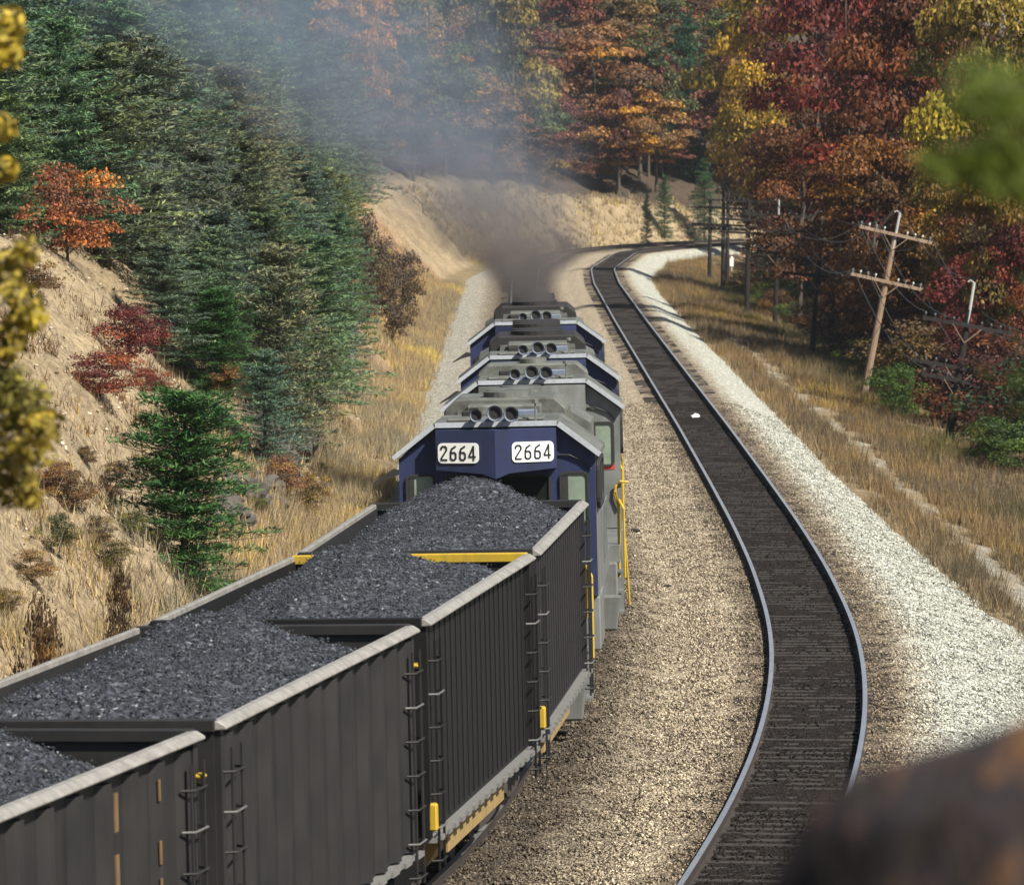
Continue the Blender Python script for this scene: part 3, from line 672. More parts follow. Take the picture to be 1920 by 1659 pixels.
    b = MB(); b.prism([(-1.35,1.28),(-1.4,0.55),(-1.1,0.3),(1.1,0.3),(1.4,0.55),(1.35,1.28)],'y',hoodlen*0.5-1.6*K,hoodlen*0.5+1.6*K); b.build('fuel_tank', M['grey'], root)
    heading_pose(root, d); dn = d+15
    root.rotation_euler[2] = -math.atan2(float(xc1(dn)-xc1(d)), dn-d)
    return root
L1 = loco(82.0, 'locomotive with blue cab front and white 2664 number boards, nearest of the four', '2664', M['roof'], 0.03, 7.6, False)
L1.scale = (0.965,1,1)
L2 = loco(96.2, 'locomotive with an all grey cab front, peeking out behind the 2664 unit', None, M['roof'], 0.0, 4.6, False, 'grey', False)
L3 = loco(107.2, 'third locomotive, sooty roof and blue cab corners behind the grey cab', None, M['roof'], 0.0, 11.2, True, 'blue', False)
L4 = loco(126.5, 'lead locomotive, farthest of the four, at the foot of the smoke', None, M['roof'], 0.0, 12.0, True)

# ------------------------------------------------------------------ vegetation meshes (shared by many trees, each tree its own object)
def quads_np(C, U, Wd, seed, bend=0.0):
    """leaf quads: centre C, long half-axis U, half-width axis Wd"""
    n = len(C)
    V = np.stack([C-U, C+Wd*0.9-U*0.1, C+U, C-Wd*0.9-U*0.1],1)
    return V.reshape(-1,3), (np.arange(n)[:,None]*4+np.array([0,1,2,3])[None]).reshape(-1,4)
def unit(v): return v/np.maximum(np.linalg.norm(v,axis=-1,keepdims=True),1e-9)
def limbs_mb(tops, H, r0, seed, trunk_top):
    rnd = random.Random(seed); mb = MB()
    pts = [(0,0,-0.6)]; 
    for k in range(1,6): pts.append((rnd.uniform(-0.12,0.12)*k*0.4, rnd.uniform(-0.12,0.12)*k*0.4, trunk_top*k/5))
    mb.tube(pts,[r0*1.25]+[r0*(1-0.7*k/5) for k in range(1,6)],8)
    for (x,y,z) in tops:
        zb = min(max(z-math.hypot(x,y)*0.9, H*0.12), trunk_top*0.97); k = min(4,int(zb/trunk_top*5)); a = Vector(pts[k]).lerp(Vector(pts[k+1]), zb/trunk_top*5-k)
        b = Vector((x,y,z)); mid = a.lerp(b,0.5)+Vector((rnd.uniform(-.2,.2),rnd.uniform(-.2,.2),rnd.uniform(0.0,0.3)))
        mb.tube([a,mid,b],[r0*0.34,r0*0.22,r0*0.06],5)
    return mb
def decid_mesh(seed, H=10.0, Rc=3.4, lobes=26, leaves=9000, size=0.17, low=0.22, gap=0.0, lobe=1.0):
    r = np.random.default_rng(seed); L = []
    while len(L) < lobes:
        p = r.uniform(-1,1,3)
        q = np.linalg.norm(p)
        if q > 1 or q < 0.42: continue
        wz = low*H + (1-low)*H*(p[2]*0.5+0.5)
        taper = 1.0 - 0.35*max(0,p[2]) - 0.25*max(0,-p[2])
        L.append((p[0]*Rc*taper, p[1]*Rc*taper, wz, r.uniform(0.75,1.45)*Rc/3.4*lobe))
    L = np.array(L); k = r.choice(lobes, leaves, p=(L[:,3]**2)/np.sum(L[:,3]**2))
    d = unit(r.normal(0,1,(leaves,3))); d[:,2] = np.abs(d[:,2])*0.85+d[:,2]*0.15; d = unit(d)
    rad = L[k,3]*(0.35+0.75*r.random(leaves)**0.5)
    C = L[k,:3]+d*rad[:,None]*np.array([1.1,1.1,0.75])
    sub = np.floor(C*1.4); hsh = np.abs(np.sin(sub@np.array([12.9,78.2,37.7]))*43758.5)%1.0   # small gaps, clump by clump
    keep = hsh > 0.22+gap; C = C[keep]; d = d[keep]; k = k[keep]; n = len(C)
    nrm = unit(d+r.normal(0,0.65,(n,3))); t = unit(np.cross(nrm, r.normal(0,1,(n,3)))); b = np.cross(nrm,t)
    s = size*r.uniform(0.6,1.35,n)[:,None]
    V,Fc = quads_np(C, t*s, b*s*0.62, seed)
    cl = r.random(lobes)[k]
    me = np_mesh('crown', V, Fc, M['leaf'], {'clump':np.repeat(cl,4)})
    tr = limbs_mb([tuple(x[:3]) for x in L[:14]], H, 0.03*H*0.55, seed, H*0.78).build('trunk', M['bark'])
    tm = tr.data; bpy.data.objects.remove(tr); return me, tm, H, Rc
def conifer_mesh(seed, H=6.0, Rb=1.9, whorl=0.30, nb=7, sprays=30, sl=0.17, sw=0.045, droop=0.12, ragged=0.35, base=0.04, pw=0.50):
    r = np.random.default_rng(seed); C=[];U=[];Wd=[];K=[]; br = []
    z = base*H; wi = 0
    while z < H*0.985:
        fr = z/H; Lm = Rb*((1-fr)**pw)*(0.72+0.28*math.sin(min(1,fr*5)*1.57))+0.06
        for j in range(nb if fr<0.8 else max(3,nb-2)):
            a = 6.283*j/nb + wi*0.7 + r.uniform(-0.4,0.4); L_ = Lm*(1-ragged*r.random()); 
            if r.random() < (0.2 if pw < 0.45 else 0.07): continue
            dr = np.array([math.cos(a), math.sin(a), 0]); sd = np.array([-math.sin(a), math.cos(a), 0])
            zz = z+r.uniform(-0.5,0.5)*whorl; lift = 0.55*fr+0.05
            br.append(((0,0,zz-0.1),tuple(dr*L_*0.92+np.array([0,0,zz-0.1+L_*(lift-droop)]))))
            m = max(6,int(sprays*(0.35+0.65*L_/Rb))); t = r.random(m)**0.7; side = r.choice([-1,1],m)
            wdt = (0.10+0.36*L_*(1-t)*t*2.0+0.05)*r.random(m)
            P = dr[None]*(t*L_)[:,None] + sd[None]*(side*wdt)[:,None]; P[:,2] = zz + t*L_*(lift-droop*t*1.4) + r.normal(0,0.035,m)+0.02
            u = dr[None]*0.65+sd[None]*(side*r.uniform(0.1,0.9,m))[:,None]+r.normal(0,0.42,(m,3)); u[:,2] += 0.18; u = unit(u)
            w = unit(np.cross(u, unit(np.array([0,0,1.0])+r.normal(0,0.55,(m,3)))))
            s = sl*r.uniform(0.6,1.3,m)[:,None]
            C.append(P);U.append(u*s);Wd.append(w*sw*r.uniform(0.7,1.4,m)[:,None]);K.append(np.full(m,r.random()))
        z += whorl*(1-0.45*fr); wi += 1
    C=np.concatenate(C);U=np.concatenate(U);Wd=np.concatenate(Wd);K=np.concatenate(K)
    V,Fc = quads_np(C,U,Wd,seed)
    me = np_mesh('crown', V, Fc, M['needle'], {'clump':np.repeat(K,4)})
    mb = MB(); mb.tube([(0,0,-0.6),(0,0,H*0.5),(0.02,0,H*0.97)],[0.018*H,0.011*H,0.003*H],7)
    for a,b in br[::2]: mb.tube([a,b],[0.004*H*0.6,0.0015*H],4,False)
    tr = mb.build('trunk', M['bark']); tm = tr.data; bpy.data.objects.remove(tr); return me, tm, H, Rb
DEC = [decid_mesh(100+i, 10, 3.4, 26+2*(i%3), 10500, 0.15, [0.2,0.3,0.15][i%3]) for i in range(5)]
DECF = [decid_mesh(140+i, 10, 3.4, 34, 20000, 0.105, [0.22,0.1][i%2]) for i in range(3)]           # finer leaves for the near right wood
BUSH = [decid_mesh(200+i, 3, 1.7, 26, 9000, 0.062, 0.10, 0.10, 1.25) for i in range(3)]
CON = [conifer_mesh(300+i, 7.5, 3.1, 0.38, 9, 120, 0.125, 0.026, [0.10,0.2,0.06][i%3], 0.5) for i in range(4)]
CONN = [conifer_mesh(330+i, 3.6, 1.55, 0.16, 9, 170, 0.075, 0.0125, 0.08, 0.72, 0.02, 0.42) for i in range(2)]
def tree(name, meshes, x, d, h, w, col, label, cat='tree', group=None, rz=None, zoff=0.0, bark=None, lean=0.0):
    cm, tm, H, Rc = meshes; rz = random.uniform(0,6.28) if rz is None else rz
    t = empty(name, (x,d,gz(x,d)+zoff), rz, label, cat, group)
    t.rotation_euler[1] = lean
    for nm, me in (('trunk',tm),('crown',cm)):
        o = bpy.data.objects.new(nm, me); link(o, t); o.scale = (w/(2*Rc), w/(2*Rc), h/H)
        if nm == 'crown': o.color = (*col,1)
        elif bark is not None: o.material_slots[0].link = 'OBJECT'; o.material_slots[0].material = bark
    return t
def tree_px(name, meshes, px, d, top, wpx, col, label, **k):
    x = xpix(px,d); return tree(name, meshes, x, d, max(0.6,zpix(top,d)-gz(x,d)), wpx*d/F, col, label, **k)
random.seed(11)
GREEN = [(0.120,0.190,0.122),(0.142,0.205,0.120),(0.110,0.178,0.130),(0.165,0.205,0.115),(0.124,0.190,0.142)]  # paler, bluer greens with the haze over the stand painted in
jit = lambda c, a=0.15: tuple(max(0.004,v*random.uniform(1-a,1+a)) for v in c)
# left slope: the dense stand of pines
GP = 'dark green pines crowding the left slope'
def stand():
    n = 0; tries = 0; placed = []
    while n < 285 and tries < 26000:
        tries += 1
        d = random.uniform(128,470) if random.random()<0.65 else random.uniform(128,210); px = random.uniform(-90,720)
        x = xpix(px,d); u = float(off1(np.array([x]),np.array([d]))[0]); t = -u-5.4
        if t < 1.0 or t > (34 if d<230 else 80): continue
        z = gz(x,d); py = CY-(0)  # base row
        py = YH + (HC-z)/d*F
        lim = 700 if py > 380 else 690-(380-py)*0.05
        if px > lim-40*random.random()-(60 if py>520 else 0): continue
        if d < 165 and px < 235 and py > 505: continue
        if 660 < px and 300 < py < 560: continue
        hh = random.uniform(3.6,7.0)*(0.75 if t<5 else 1.0); sp = 1.4 if d<220 else 2.2; hh *= 1.0 if d<260 else 1.25
        if any((x-a)**2+((d-b)*0.6)**2 < sp**2 for a,b in placed): continue
        placed.append((x,d)); n += 1
        tree('pine_tree', random.choice(CON), x, d, hh, hh*random.uniform(0.9,1.3), jit(random.choice(GREEN)), 'dark green pine in the dense stand covering the left slope', 'pine tree', GP)
stand()
NEARG = (0.055,0.145,0.046)
tree_px('pine_sapling', CONN[0], 345, 96, 735, 440, NEARG, 'small bushy green pine on the bank beside the hopper cars', cat='pine tree', rz=0.6)
tree_px('pine_tree', CONN[1], 405, hit(405,735), 545, 230, jit(NEARG), 'green pine on the bank above the small bushy pine', cat='pine tree')
tree_px('pine_tree', CONN[0], 500, hit(500,705), 535, 200, jit(NEARG), 'green pine standing over the grey shale outcrop', cat='pine tree')
tree_px('pine_tree', CONN[1], 625, 176, 470, 210, (0.065,0.12,0.04), 'olive green pine at the right edge of the stand above dry grass', cat='pine tree')
tree_px('pine_tree', CONN[0], 570, 160, 440, 220, (0.05,0.11,0.045), 'dark pine with long boughs left of the olive green pine', cat='pine tree')
RED = (0.22,0.045,0.035); RUST = (0.26,0.11,0.05)
tree_px('red_shrub', BUSH[0], 240, hit(240,700), 580, 150, (0.17,0.042,0.042), 'crimson leafed shrub on the bare tan bank left of the pines', cat='shrub')
tree_px('red_shrub', BUSH[1], 190, hit(190,752), 668, 170, (0.19,0.052,0.042), 'low red shrub on the tan bank above the small bushy pine', cat='shrub')
tree_px('red_shrub', BUSH[2], 290, hit(290,760), 690, 80, (0.17,0.045,0.03), 'small red sprig bush touching the top of the small bushy pine', cat='shrub')
tree_px('maple_sapling', BUSH[1], 130, hit(130,500), 325, 190, (0.30,0.115,0.06), 'rusty orange young maple in front of the dark pines at left', cat='tree')
tree_px('bare_bush', BUSH[2], 60, hit(60,560), 480, 130, (0.14,0.085,0.05), 'brown thin bush at the left edge below the rusty maple', cat='shrub')
tree_px('bare_bush', BUSH[0], 75, 70, 1090, 130, (0.17,0.10,0.05), 'brown dry bush low on the bank at the left edge', cat='shrub', zoff=-0.5)
tree_px('bare_bush', BUSH[1], 225, 80, 1085, 60, (0.08,0.05,0.03), 'tiny dark dry bush on the bank beside the car chord', cat='shrub')
for (px,d,top,w,l) in ((715,245,455,90,'grey brown leafless bush at the foot of the rusty bare bank'),(765,262,480,80,'grey brown leafless bush between dry grass and ballast, nearest the smoke'),(735,222,530,90,'grey leafless bush in straw grass right of the olive green pine'),(690,215,420,80,'brown leafless bush against the right edge of the pine stand')):
    tree_px('bare_bush', BUSH[0], px, d, top, w, (0.12,0.09,0.07), l, cat='shrub')
for i in range(26):
    px = random.choice((random.uniform(395,640),random.uniform(0,300))); py = random.uniform(690,980) if px > 390 else random.uniform(760,1180); d = hit(px,py)
    if py > 1100-0.45*(px-300) and px > 300: continue
    w = random.uniform(40,95); hpx = w*random.uniform(0.45,0.9)
    tree('scrub_bush', random.choice(BUSH), xpix(px,d), d, hpx*d/F, w*d/F, jit(random.choice(((0.20,0.14,0.075),(0.12,0.08,0.05),(0.10,0.11,0.045),(0.26,0.19,0.10)))), 'low dry scrub bush on the rough left bank', 'shrub', 'dry scrub on the left bank')
# colours breaking the green stand
for (px,d,top,w,c,l) in ((205,185,110,120,(0.20,0.10,0.05),'rust coloured tree among the pines at upper left'),(690,390,-20,90,(0.40,0.20,0.08),'tan orange tree at the top behind the pines'),(470,330,-40,100,(0.19,0.10,0.05),'brown tree at the top centre of the pine stand'),
    (30,150,-40,110,(0.33,0.19,0.07),'tan leafed tree in the top left corner')):
    tree_px('autumn_tree', random.choice(DEC), px, d, top, w, c, l, cat='tree')
# far hillside behind the curve
FAR = [(0.21,0.115,0.06),(0.20,0.13,0.06),(0.14,0.065,0.055),(0.16,0.075,0.055),(0.14,0.12,0.055),(0.26,0.16,0.07),(0.08,0.10,0.05)]  # greyed colours, distance haze put into the leaves
for (px,d,top,w,c,l) in ((1110,462,75,230,(0.24,0.125,0.065),'orange brown oak above the far tan bank, the widest crown there'),(1160,455,190,130,(0.34,0.185,0.065),'golden tan tree low above the far tan bank'),
    (960,440,-30,170,(0.19,0.15,0.055),'olive tan tree at the top of the far hillside'),(880,430,130,170,(0.32,0.19,0.08),'pale tan tree seen through the smoke'),(1040,455,190,130,(0.21,0.075,0.055),'maroon tree low behind the smoke'),
    (1070,490,-20,180,(0.20,0.07,0.055),'dull maroon tree high on the far hill'),(1215,470,90,120,(0.19,0.055,0.05),'dark maroon tree below the far green pine'),(1260,480,140,130,(0.22,0.06,0.055),'purple red maple beside the far green pine'),
    (1180,500,20,120,(0.17,0.055,0.05),'maroon tree left of the far green pine'),(1320,490,150,90,(0.36,0.18,0.05),'small golden tree at the end of the far hillside'),(980,445,230,150,(0.13,0.07,0.05),'dark brown tree at the edge of the far bank in smoke'),
    (1240,472,260,110,(0.19,0.075,0.05),'reddish brown bush tree at the right end of the far bank'),(1300,480,280,100,(0.11,0.085,0.04),'olive bush tree behind the far poles'),(1350,486,300,120,(0.20,0.10,0.08),'faded pinkish tree behind the far poles')):
    tree_px('autumn_tree', random.choice(DEC), px, d, top, w, c, l, cat='tree')
PG = (0.035,0.105,0.060)
tree_px('white_pine', CON[0], 1285, 478, 25, 150, PG, 'bluish green pine in the gap between far hill and the right wood', cat='pine tree')
tree_px('white_pine', CON[2], 1195, 525, -60, 150, PG, 'green pine at the top of the far hill', cat='pine tree')
tree_px('white_pine', CON[1], 1320, 455, 300, 90, (0.05,0.12,0.05), 'small green pine at the right end of the far bank', cat='pine tree')
tree_px('white_pine', CON[3], 1245, 452, 330, 60, (0.045,0.11,0.05), 'tiny green pine on the lip of the far bank', cat='pine tree')
tree_px('evergreen_bush', CON[3], 1212, 436, 365, 36, (0.03,0.06,0.03), 'narrow dark cedar growing on the face of the far tan bank', cat='shrub')
for (px,d,top,w,c,l) in ((715,404,95,140,(0.24,0.15,0.07),'tan brown tree on the bank edge just right of the pine stand'),(775,408,150,120,(0.13,0.11,0.05),'olive brown tree on the bank edge in thin smoke'),(835,420,90,150,(0.09,0.11,0.05),'dull green oak left of the pale tan tree in smoke'),
    (925,432,170,130,(0.18,0.10,0.06),'brown tree right of the pale tan tree in smoke'),(740,430,-20,170,(0.10,0.11,0.06),'hazy olive oak high above the bank left of the smoke'),(800,440,20,150,(0.26,0.17,0.08),'buff tree high above the bank in the smoke')):
    tree_px('autumn_tree', random.choice(DEC), px, d, top, w, c, l, cat='tree')
for k,(px,d) in enumerate(((690,402),(735,405),(790,410),(850,419),(905,428),(950,436),(1010,446),(1075,452),(1130,457))):
    tree('autumn_bush', BUSH[k%3], xpix(px,d), d+3, 3.2, 4.4, jit(FAR[k%5]), 'autumn bush along the lip of the far cut bank', 'shrub', 'autumn bushes along the lip of the far bank')
def far_fill():
    pl = []; n = 0; tr = 0
    while n < 120 and tr < 8000:
        tr += 1; d = random.uniform(425,575); px = random.uniform(620,1420); x = xpix(px,d); u = float(off1(np.array([x]),np.array([d]))[0]); hb = float(bank_h(d)); t = -u-5.4-hb
        if t < 2.5 or t > 80: continue
        if any((x-a)**2+(d-b)**2 < 5.0**2 for a,b in pl): continue
        pl.append((x,d)); n += 1; con = random.random() < (0.55 if px < 860 else 0.12); h = random.uniform(8,12.5)
        if con: tree('pine_tree', random.choice(CON), x, d, h*0.95, h*0.55, jit((0.038,0.088,0.055)), 'hazy green pine on the far hillside', 'pine tree', 'green pines on the far hillside')
        else: tree('autumn_tree', random.choice(DEC), x, d, h, h*random.uniform(0.6,0.8), jit(random.choice(FAR)), 'autumn coloured tree filling the far hillside', 'tree', 'autumn trees on the far hillside')
far_fill()
# right wood
for (px,d,top,w,c,l,me) in ((1440,418,-70,250,(0.34,0.23,0.025),'tall golden yellow oak at the left end of the right wood',0),(1400,432,120,150,(0.20,0.115,0.03),'olive brown tree under the golden oak',1),(1590,268,-90,330,(0.165,0.034,0.030),'huge dark maroon oak in the middle of the right wood',2),
    (1700,250,-80,300,(0.15,0.055,0.028),'tall reddish brown oak right of the maroon oak',0),(1850,236,-120,300,(0.25,0.20,0.045),'tall yellow green tree at the top right',1),(1500,290,200,230,(0.15,0.062,0.026),'brown tree below the maroon oak, behind the poles',2),
    (1530,345,-90,260,(0.15,0.05,0.035),'maroon oak filling the gap behind the tall golden oak',1),
    (1640,246,210,250,(0.19,0.085,0.026),'bronze leafed tree behind the leaning pole',1),(1790,228,260,210,(0.24,0.135,0.035),'yellow bronze tree above the crimson maples',0),(1890,196,150,220,(0.20,0.13,0.035),'olive gold tree at the right edge',2),
    (1850,207,425,230,(0.17,0.036,0.034),'crimson maple behind the dark near pole',1),(1915,196,390,190,(0.20,0.05,0.04),'dusky red maple at the right edge',0),(1790,216,560,130,(0.19,0.036,0.030),'small crimson maple right behind the dark near pole',2),
    (1885,198,640,130,(0.17,0.06,0.05),'faded red sapling near the right edge below the crimson maple',0),(1450,428,250,150,(0.19,0.09,0.035),'brown orange tree behind the far poles',2)):
    tree_px('autumn_tree', DECF[me], px, d, top, w, tuple(v*0.92 for v in c), l, cat='tree', zoff=-0.3)
def right_fill():
    pl = []; n = 0; tr = 0
    RC = [(0.15,0.05,0.026),(0.19,0.09,0.026),(0.24,0.14,0.03),(0.12,0.042,0.026),(0.17,0.12,0.035),(0.30,0.15,0.025)]
    while n < 105 and tr < 9000:
        tr += 1; d = random.uniform(165,480); x = xpix(random.uniform(1380,2150),d); u = float(off2(np.array([x]),np.array([d]))[0])
        if u < (23 if d < 214 else 14.5) or u > 70 or any((x-a)**2+(d-b)**2 < 4.0**2 for a,b in pl): continue
        pl.append((x,d)); n += 1; h = random.uniform(9,14) if u < 19 else random.uniform(13,18)
        tree('autumn_tree', random.choice(DECF), x, d, h, h*random.uniform(0.5,0.68), jit(tuple(v*0.9 for v in random.choice(RC))), 'autumn oak crowded inside the right wood', 'tree', 'oaks inside the right wood', zoff=-0.3)
right_fill()
SH = [(0.075,0.125,0.030),(0.060,0.105,0.030),(0.11,0.13,0.032),(0.13,0.085,0.035),(0.05,0.09,0.03)]
def right_bushes():
    pl = []; n = 0; tr = 0
    while n < 95 and tr < 6000:
        tr += 1; d = random.uniform(140,390); x = xpix(random.uniform(1250,1960),d); u = float(off2(np.array([x]),np.array([d]))[0])
        if u < 8.3+2*random.random() or u > 19 or (d < 190 and abs(CX+x*F/d-1775) < 75) or (d < 214 and abs(CX+x*F/d-1620) < 60) or any((x-a)**2+((d-b)*0.5)**2 < 1.4**2 for a,b in pl): continue
        pl.append((x,d)); n += 1; h = random.uniform(0.7,1.9) if u < 10.8 else random.uniform(1.6,3.6); c = jit(random.choice(SH)) if u < 11 else jit(random.choice([(0.03,0.05,0.02),(0.05,0.045,0.02),(0.07,0.03,0.022),(0.055,0.035,0.022),(0.09,0.035,0.025)]))
        tree('leafy_bush', random.choice(BUSH), x, d, h, h*1.5, c, 'low leafy bush at the foot of the right wood', 'shrub', 'bushes along the edge of the right wood')
right_bushes()
for (px,py,d,top,w,c,l) in ((1690,0,192,690,90,(0.08,0.15,0.03),'bright green bush left of the dark near pole foot'),(1870,0,168,790,150,(0.07,0.12,0.03),'green bush at the right edge below the faded red sapling'),(1845,0,178,840,80,(0.10,0.11,0.03),'olive bush at the foot of the dark near pole')):
    tree_px('leafy_bush', BUSH[0], px, d, top, w, c, l, cat='shrub')

# ------------------------------------------------------------------ grass and weeds (nobody could count it)
def grass(name, label, n, sampler, hmin, hmax, col, seed, blades=6, wd=0.011):
    r = np.random.default_rng(seed); x, d = sampler(r, n); n = len(x); z = ground_z(x,d)
    k = np.repeat(np.arange(n),blades); m = len(k); a = r.uniform(0,6.28,m); h = r.uniform(hmin,hmax,m)*np.repeat(r.uniform(0.6,1.2,n),blades)
    bx = x[k]+r.normal(0,0.09,m); by = d[k]+r.normal(0,0.09,m); bz = z[k]-0.05
    ln = r.uniform(0.1,0.6,m)*h; w = wd*r.uniform(0.6,1.5,m)
    p0 = np.stack([bx-np.sin(a)*w,by+np.cos(a)*w,bz],-1); p1 = np.stack([bx+np.sin(a)*w,by-np.cos(a)*w,bz],-1)
    b_ = r.uniform(0,6.28,m); tip = np.stack([bx+np.cos(b_)*ln,by+np.sin(b_)*ln,bz+h],-1)
    V = np.stack([p0,p1,tip],1).reshape(-1,3)
    me = np_mesh(name, V, np.arange(m*3).reshape(-1,3), M['grassblade'], {'clump':np.repeat(np.repeat(np.clip(0.45+0.75*vnoise(x*0.35,d*0.12,seed)+0.6*vnoise(x*1.1,d*0.5,seed+1)+r.normal(0,0.12,n),0,1),blades),3)})
    o = link(bpy.data.objects.new(name, me)); o.color = (*col,1); tag(o, label, 'grass', kind='stuff')
def samp_right(r, n):
    d = 85+330*r.random(n)**1.4; u = 1.6+1.4*shoulder(d)+r.gamma(2.2,1.9,n); x = xc2(d)+u*np.sqrt(1+h2(d)**2)
    patch = vnoise(x*0.55,d*0.25,31); gap = (np.abs(u-5.1-vnoise(x*0.9,d*0.9,6)*0.7)<0.42)&(d<260)
    ok = (u<13)&(patch>-0.42+0.2*(u<3.4))&~gap; return x[ok], d[ok]
grass('dry_grass', 'dry tan and brown grass on the bank right of the tracks', 52000, samp_right, 0.14,0.58,(0.225,0.165,0.095), 41)
def samp_rg(r, n):
    d = 120+250*r.random(n)**1.2; u = r.normal(8.6,1.3,n); x = xc2(d)+u*np.sqrt(1+h2(d)**2); ok = (vnoise(x*0.4,d*0.2,33)>0.02)&(u>5.5); return x[ok], d[ok]
grass('green_weeds', 'green weeds between the dry grass and the right wood', 12000, samp_rg, 0.15,0.5,(0.095,0.12,0.04), 42, 6, 0.014)
def samp_left(r, n):
    d = 70+260*r.random(n)**1.3; u = -3.6-r.gamma(2.2,0.8,n); x = xc1(d)+u*np.sqrt(1+h1(d)**2)
    ok = (vnoise(x*0.6,d*0.25,35)>-0.28)&(u>-8.5); return x[ok], d[ok]
grass('tall_grass', 'tall dry straw grass along the left edge of the ballast', 44000, samp_left, 0.15,0.6,(0.40,0.325,0.21), 43)
def samp_bank(r, n):
    d = 60+110*r.random(n); u = -5.6-r.random(n)*8; x = xc1(d)+u*np.sqrt(1+h1(d)**2); ok = vnoise(x*0.8,d*0.5,37)>0.06; return x[ok], d[ok]
grass('brown_weeds', 'sparse brown weeds on the bare left bank', 9000, samp_bank, 0.1,0.4,(0.17,0.105,0.055), 44, 7)
def samp_far(r, n):
    d = 380+110*r.random(n); u = -5.0-r.random(n)*5.5; x = xc1(d)+u*np.sqrt(1+h1(d)**2); return x, d
grass('bank_grass', 'pale dry grass on the far cut bank', 3600, samp_far, 0.2,0.6,(0.38,0.31,0.19), 45, 6, 0.03)

def debris():
    r = np.random.default_rng(88); n = 16000; d = 62+r.random(n)**1.2*120; u = -5.2-r.random(n)*8; x = xc1(d)+u*np.sqrt(1+h1(d)**2)
    sz = 0.015+0.05*r.random(n)**3; V,Fc,own = stones_np(n, np.c_[x,d,ground_z(x,d)+sz*0.2], sz, 89)
    m = NT('bank debris'); c = m.ramp(m.island(),[(0,(0.05,0.04,0.03)),(0.35,(0.20,0.15,0.10)),(0.7,(0.42,0.34,0.22)),(0.95,(0.55,0.48,0.36)),(1,(0.75,0.72,0.65))]); m.set(c,0.95)
    o = link(bpy.data.objects.new('bank_debris', np_mesh('bank_debris',V,Fc,m.m))); tag(o,'small stones and crumbled soil on the bare left bank','gravel',kind='stuff')
debris()

# ------------------------------------------------------------------ poles of the lineside wires
POLES = []
def pole(px, py, d, tx, ty, mat, label, arms, topmat=None, extra=()):
    b = at(px,py,d); base = Vector((b.x,d,gz(b.x,d)-0.3)); top = at(tx,ty,d); top = Vector((top.x,d,top.z))
    root = empty('utility_pole', (base.x,base.y,base.z), 0, label, 'utility pole', 'utility poles with crossarms along the right bank')
    ax = top-base; Ln = ax.length; Mx = Vector((0,0,1)).rotation_difference(ax.normalized()).to_matrix().to_4x4()
    root.matrix_basis = Matrix.Translation(base) @ Mx
    mb = MB(); zt = Ln if topmat is None else Ln-1.05
    mb.tube([(0,0,0),(0,0,zt*0.5),(0,0,zt)],[0.16,0.135,0.105],10); mb.build('pole', mat, root)
    if topmat is not None:
        mb = MB(); mb.tube([(0.02,-0.05,zt-0.6),(0.02,-0.05,Ln-0.08)],0.055,8); mb.tube([(0.02,-0.05,Ln-0.1),(-0.12,-0.05,Ln-0.03),(-0.2,-0.05,Ln-0.1)],0.03,6); mb.build('pole_top', topmat, root)
    ends = []
    for (ay, wpx, yaw, am) in arms:
        zz = (at(CX,ay,d).z-base.z)*Ln/(top.z-base.z); w = wpx*d/F
        arm = MB(); Ma = Matrix.Translation((0,-0.16,zz)) @ Matrix.Rotation(yaw,4,'Z') @ Matrix.Rotation(R(2.0),4,'Y')
        arm.box(-w/2,w/2,-0.05,0.05,-0.065,0.065,Ma); ao = arm.build('crossarm', am, root)
        for k in range(10):
            f = -0.47+0.94*k/9
            if abs(f) < 0.06: continue
            q = MB(); p = Ma @ Vector((f*w,0,0.06)); q.tube([p,p+Vector((0,0,0.07)),p+Vector((0,0,0.09)),p+Vector((0,0,0.17))],[0.014,0.014,0.045,0.03],7); q.build('insulator', M['insul'] if mat is M['polewood'] else M['insuldark'], ao)
        for s in (-1,1):
            q = MB(); q.tube([(0,-0.13,zz-0.62),tuple(Ma @ Vector((s*0.55,-0.06,-0.03)))],0.018,5); q.build('brace', M['polewood'], root)
        ends.append([root.matrix_basis @ (Ma @ Vector((f*w,0,0.22))) for f in (-0.47,-0.26,0.26,0.47)])
    POLES.append((root.matrix_basis @ Vector((0,0,Ln)), ends)); return root
PC, PW = M['polecreo'], M['polewood']
pole(1775,810,186,1826,525,PC,'dark leaning pole nearest the right edge, in front of crimson maples',((610,180,0.25,PC),(713,150,0.25,PC),(690,190,0.2,PC)),M['polegrey'])
pole(1615,722,212,1687,395,PW,'tallest leaning pole of brown wood with two crossarms',((440,150,0.3,PW),(528,148,0.3,PW)),M['polegrey'])
pole(1521,637,250,1543,395,PC,'dark pole left of the leaning brown pole, with three long crossarms',((438,152,0.2,PC),(463,105,0.2,PW),(518,140,0.2,PC)),M['polegrey'])
pole(1453,580,300,1460,372,PC,'dark pole with a pale tip and a V brace, third from the leaning brown pole',((405,130,0.1,PC),(452,125,0.1,PW),(478,130,0.1,PC)),M['polegrey'])
pole(1400,583,305,1404,375,PC,'thin black pole between the pale tipped pole and the tall black pole',((413,110,0.0,PC),(437,110,0,PC)),None)
pole(1355,545,345,1357,347,PC,'tall thick black pole with the highest top of the far group',((390,95,0.0,PC),(422,120,0,PC),(430,90,0,PC)))
pole(1363,520,372,1365,358,PC,'black pole half hidden just right of the tall thick one',((376,80,0.0,PC),(428,80,0,PC)))
pole(1330,523,372,1332,372,PC,'leftmost and farthest black pole, against the tan bank',((390,75,0.0,PC),(424,80,0,PC)))
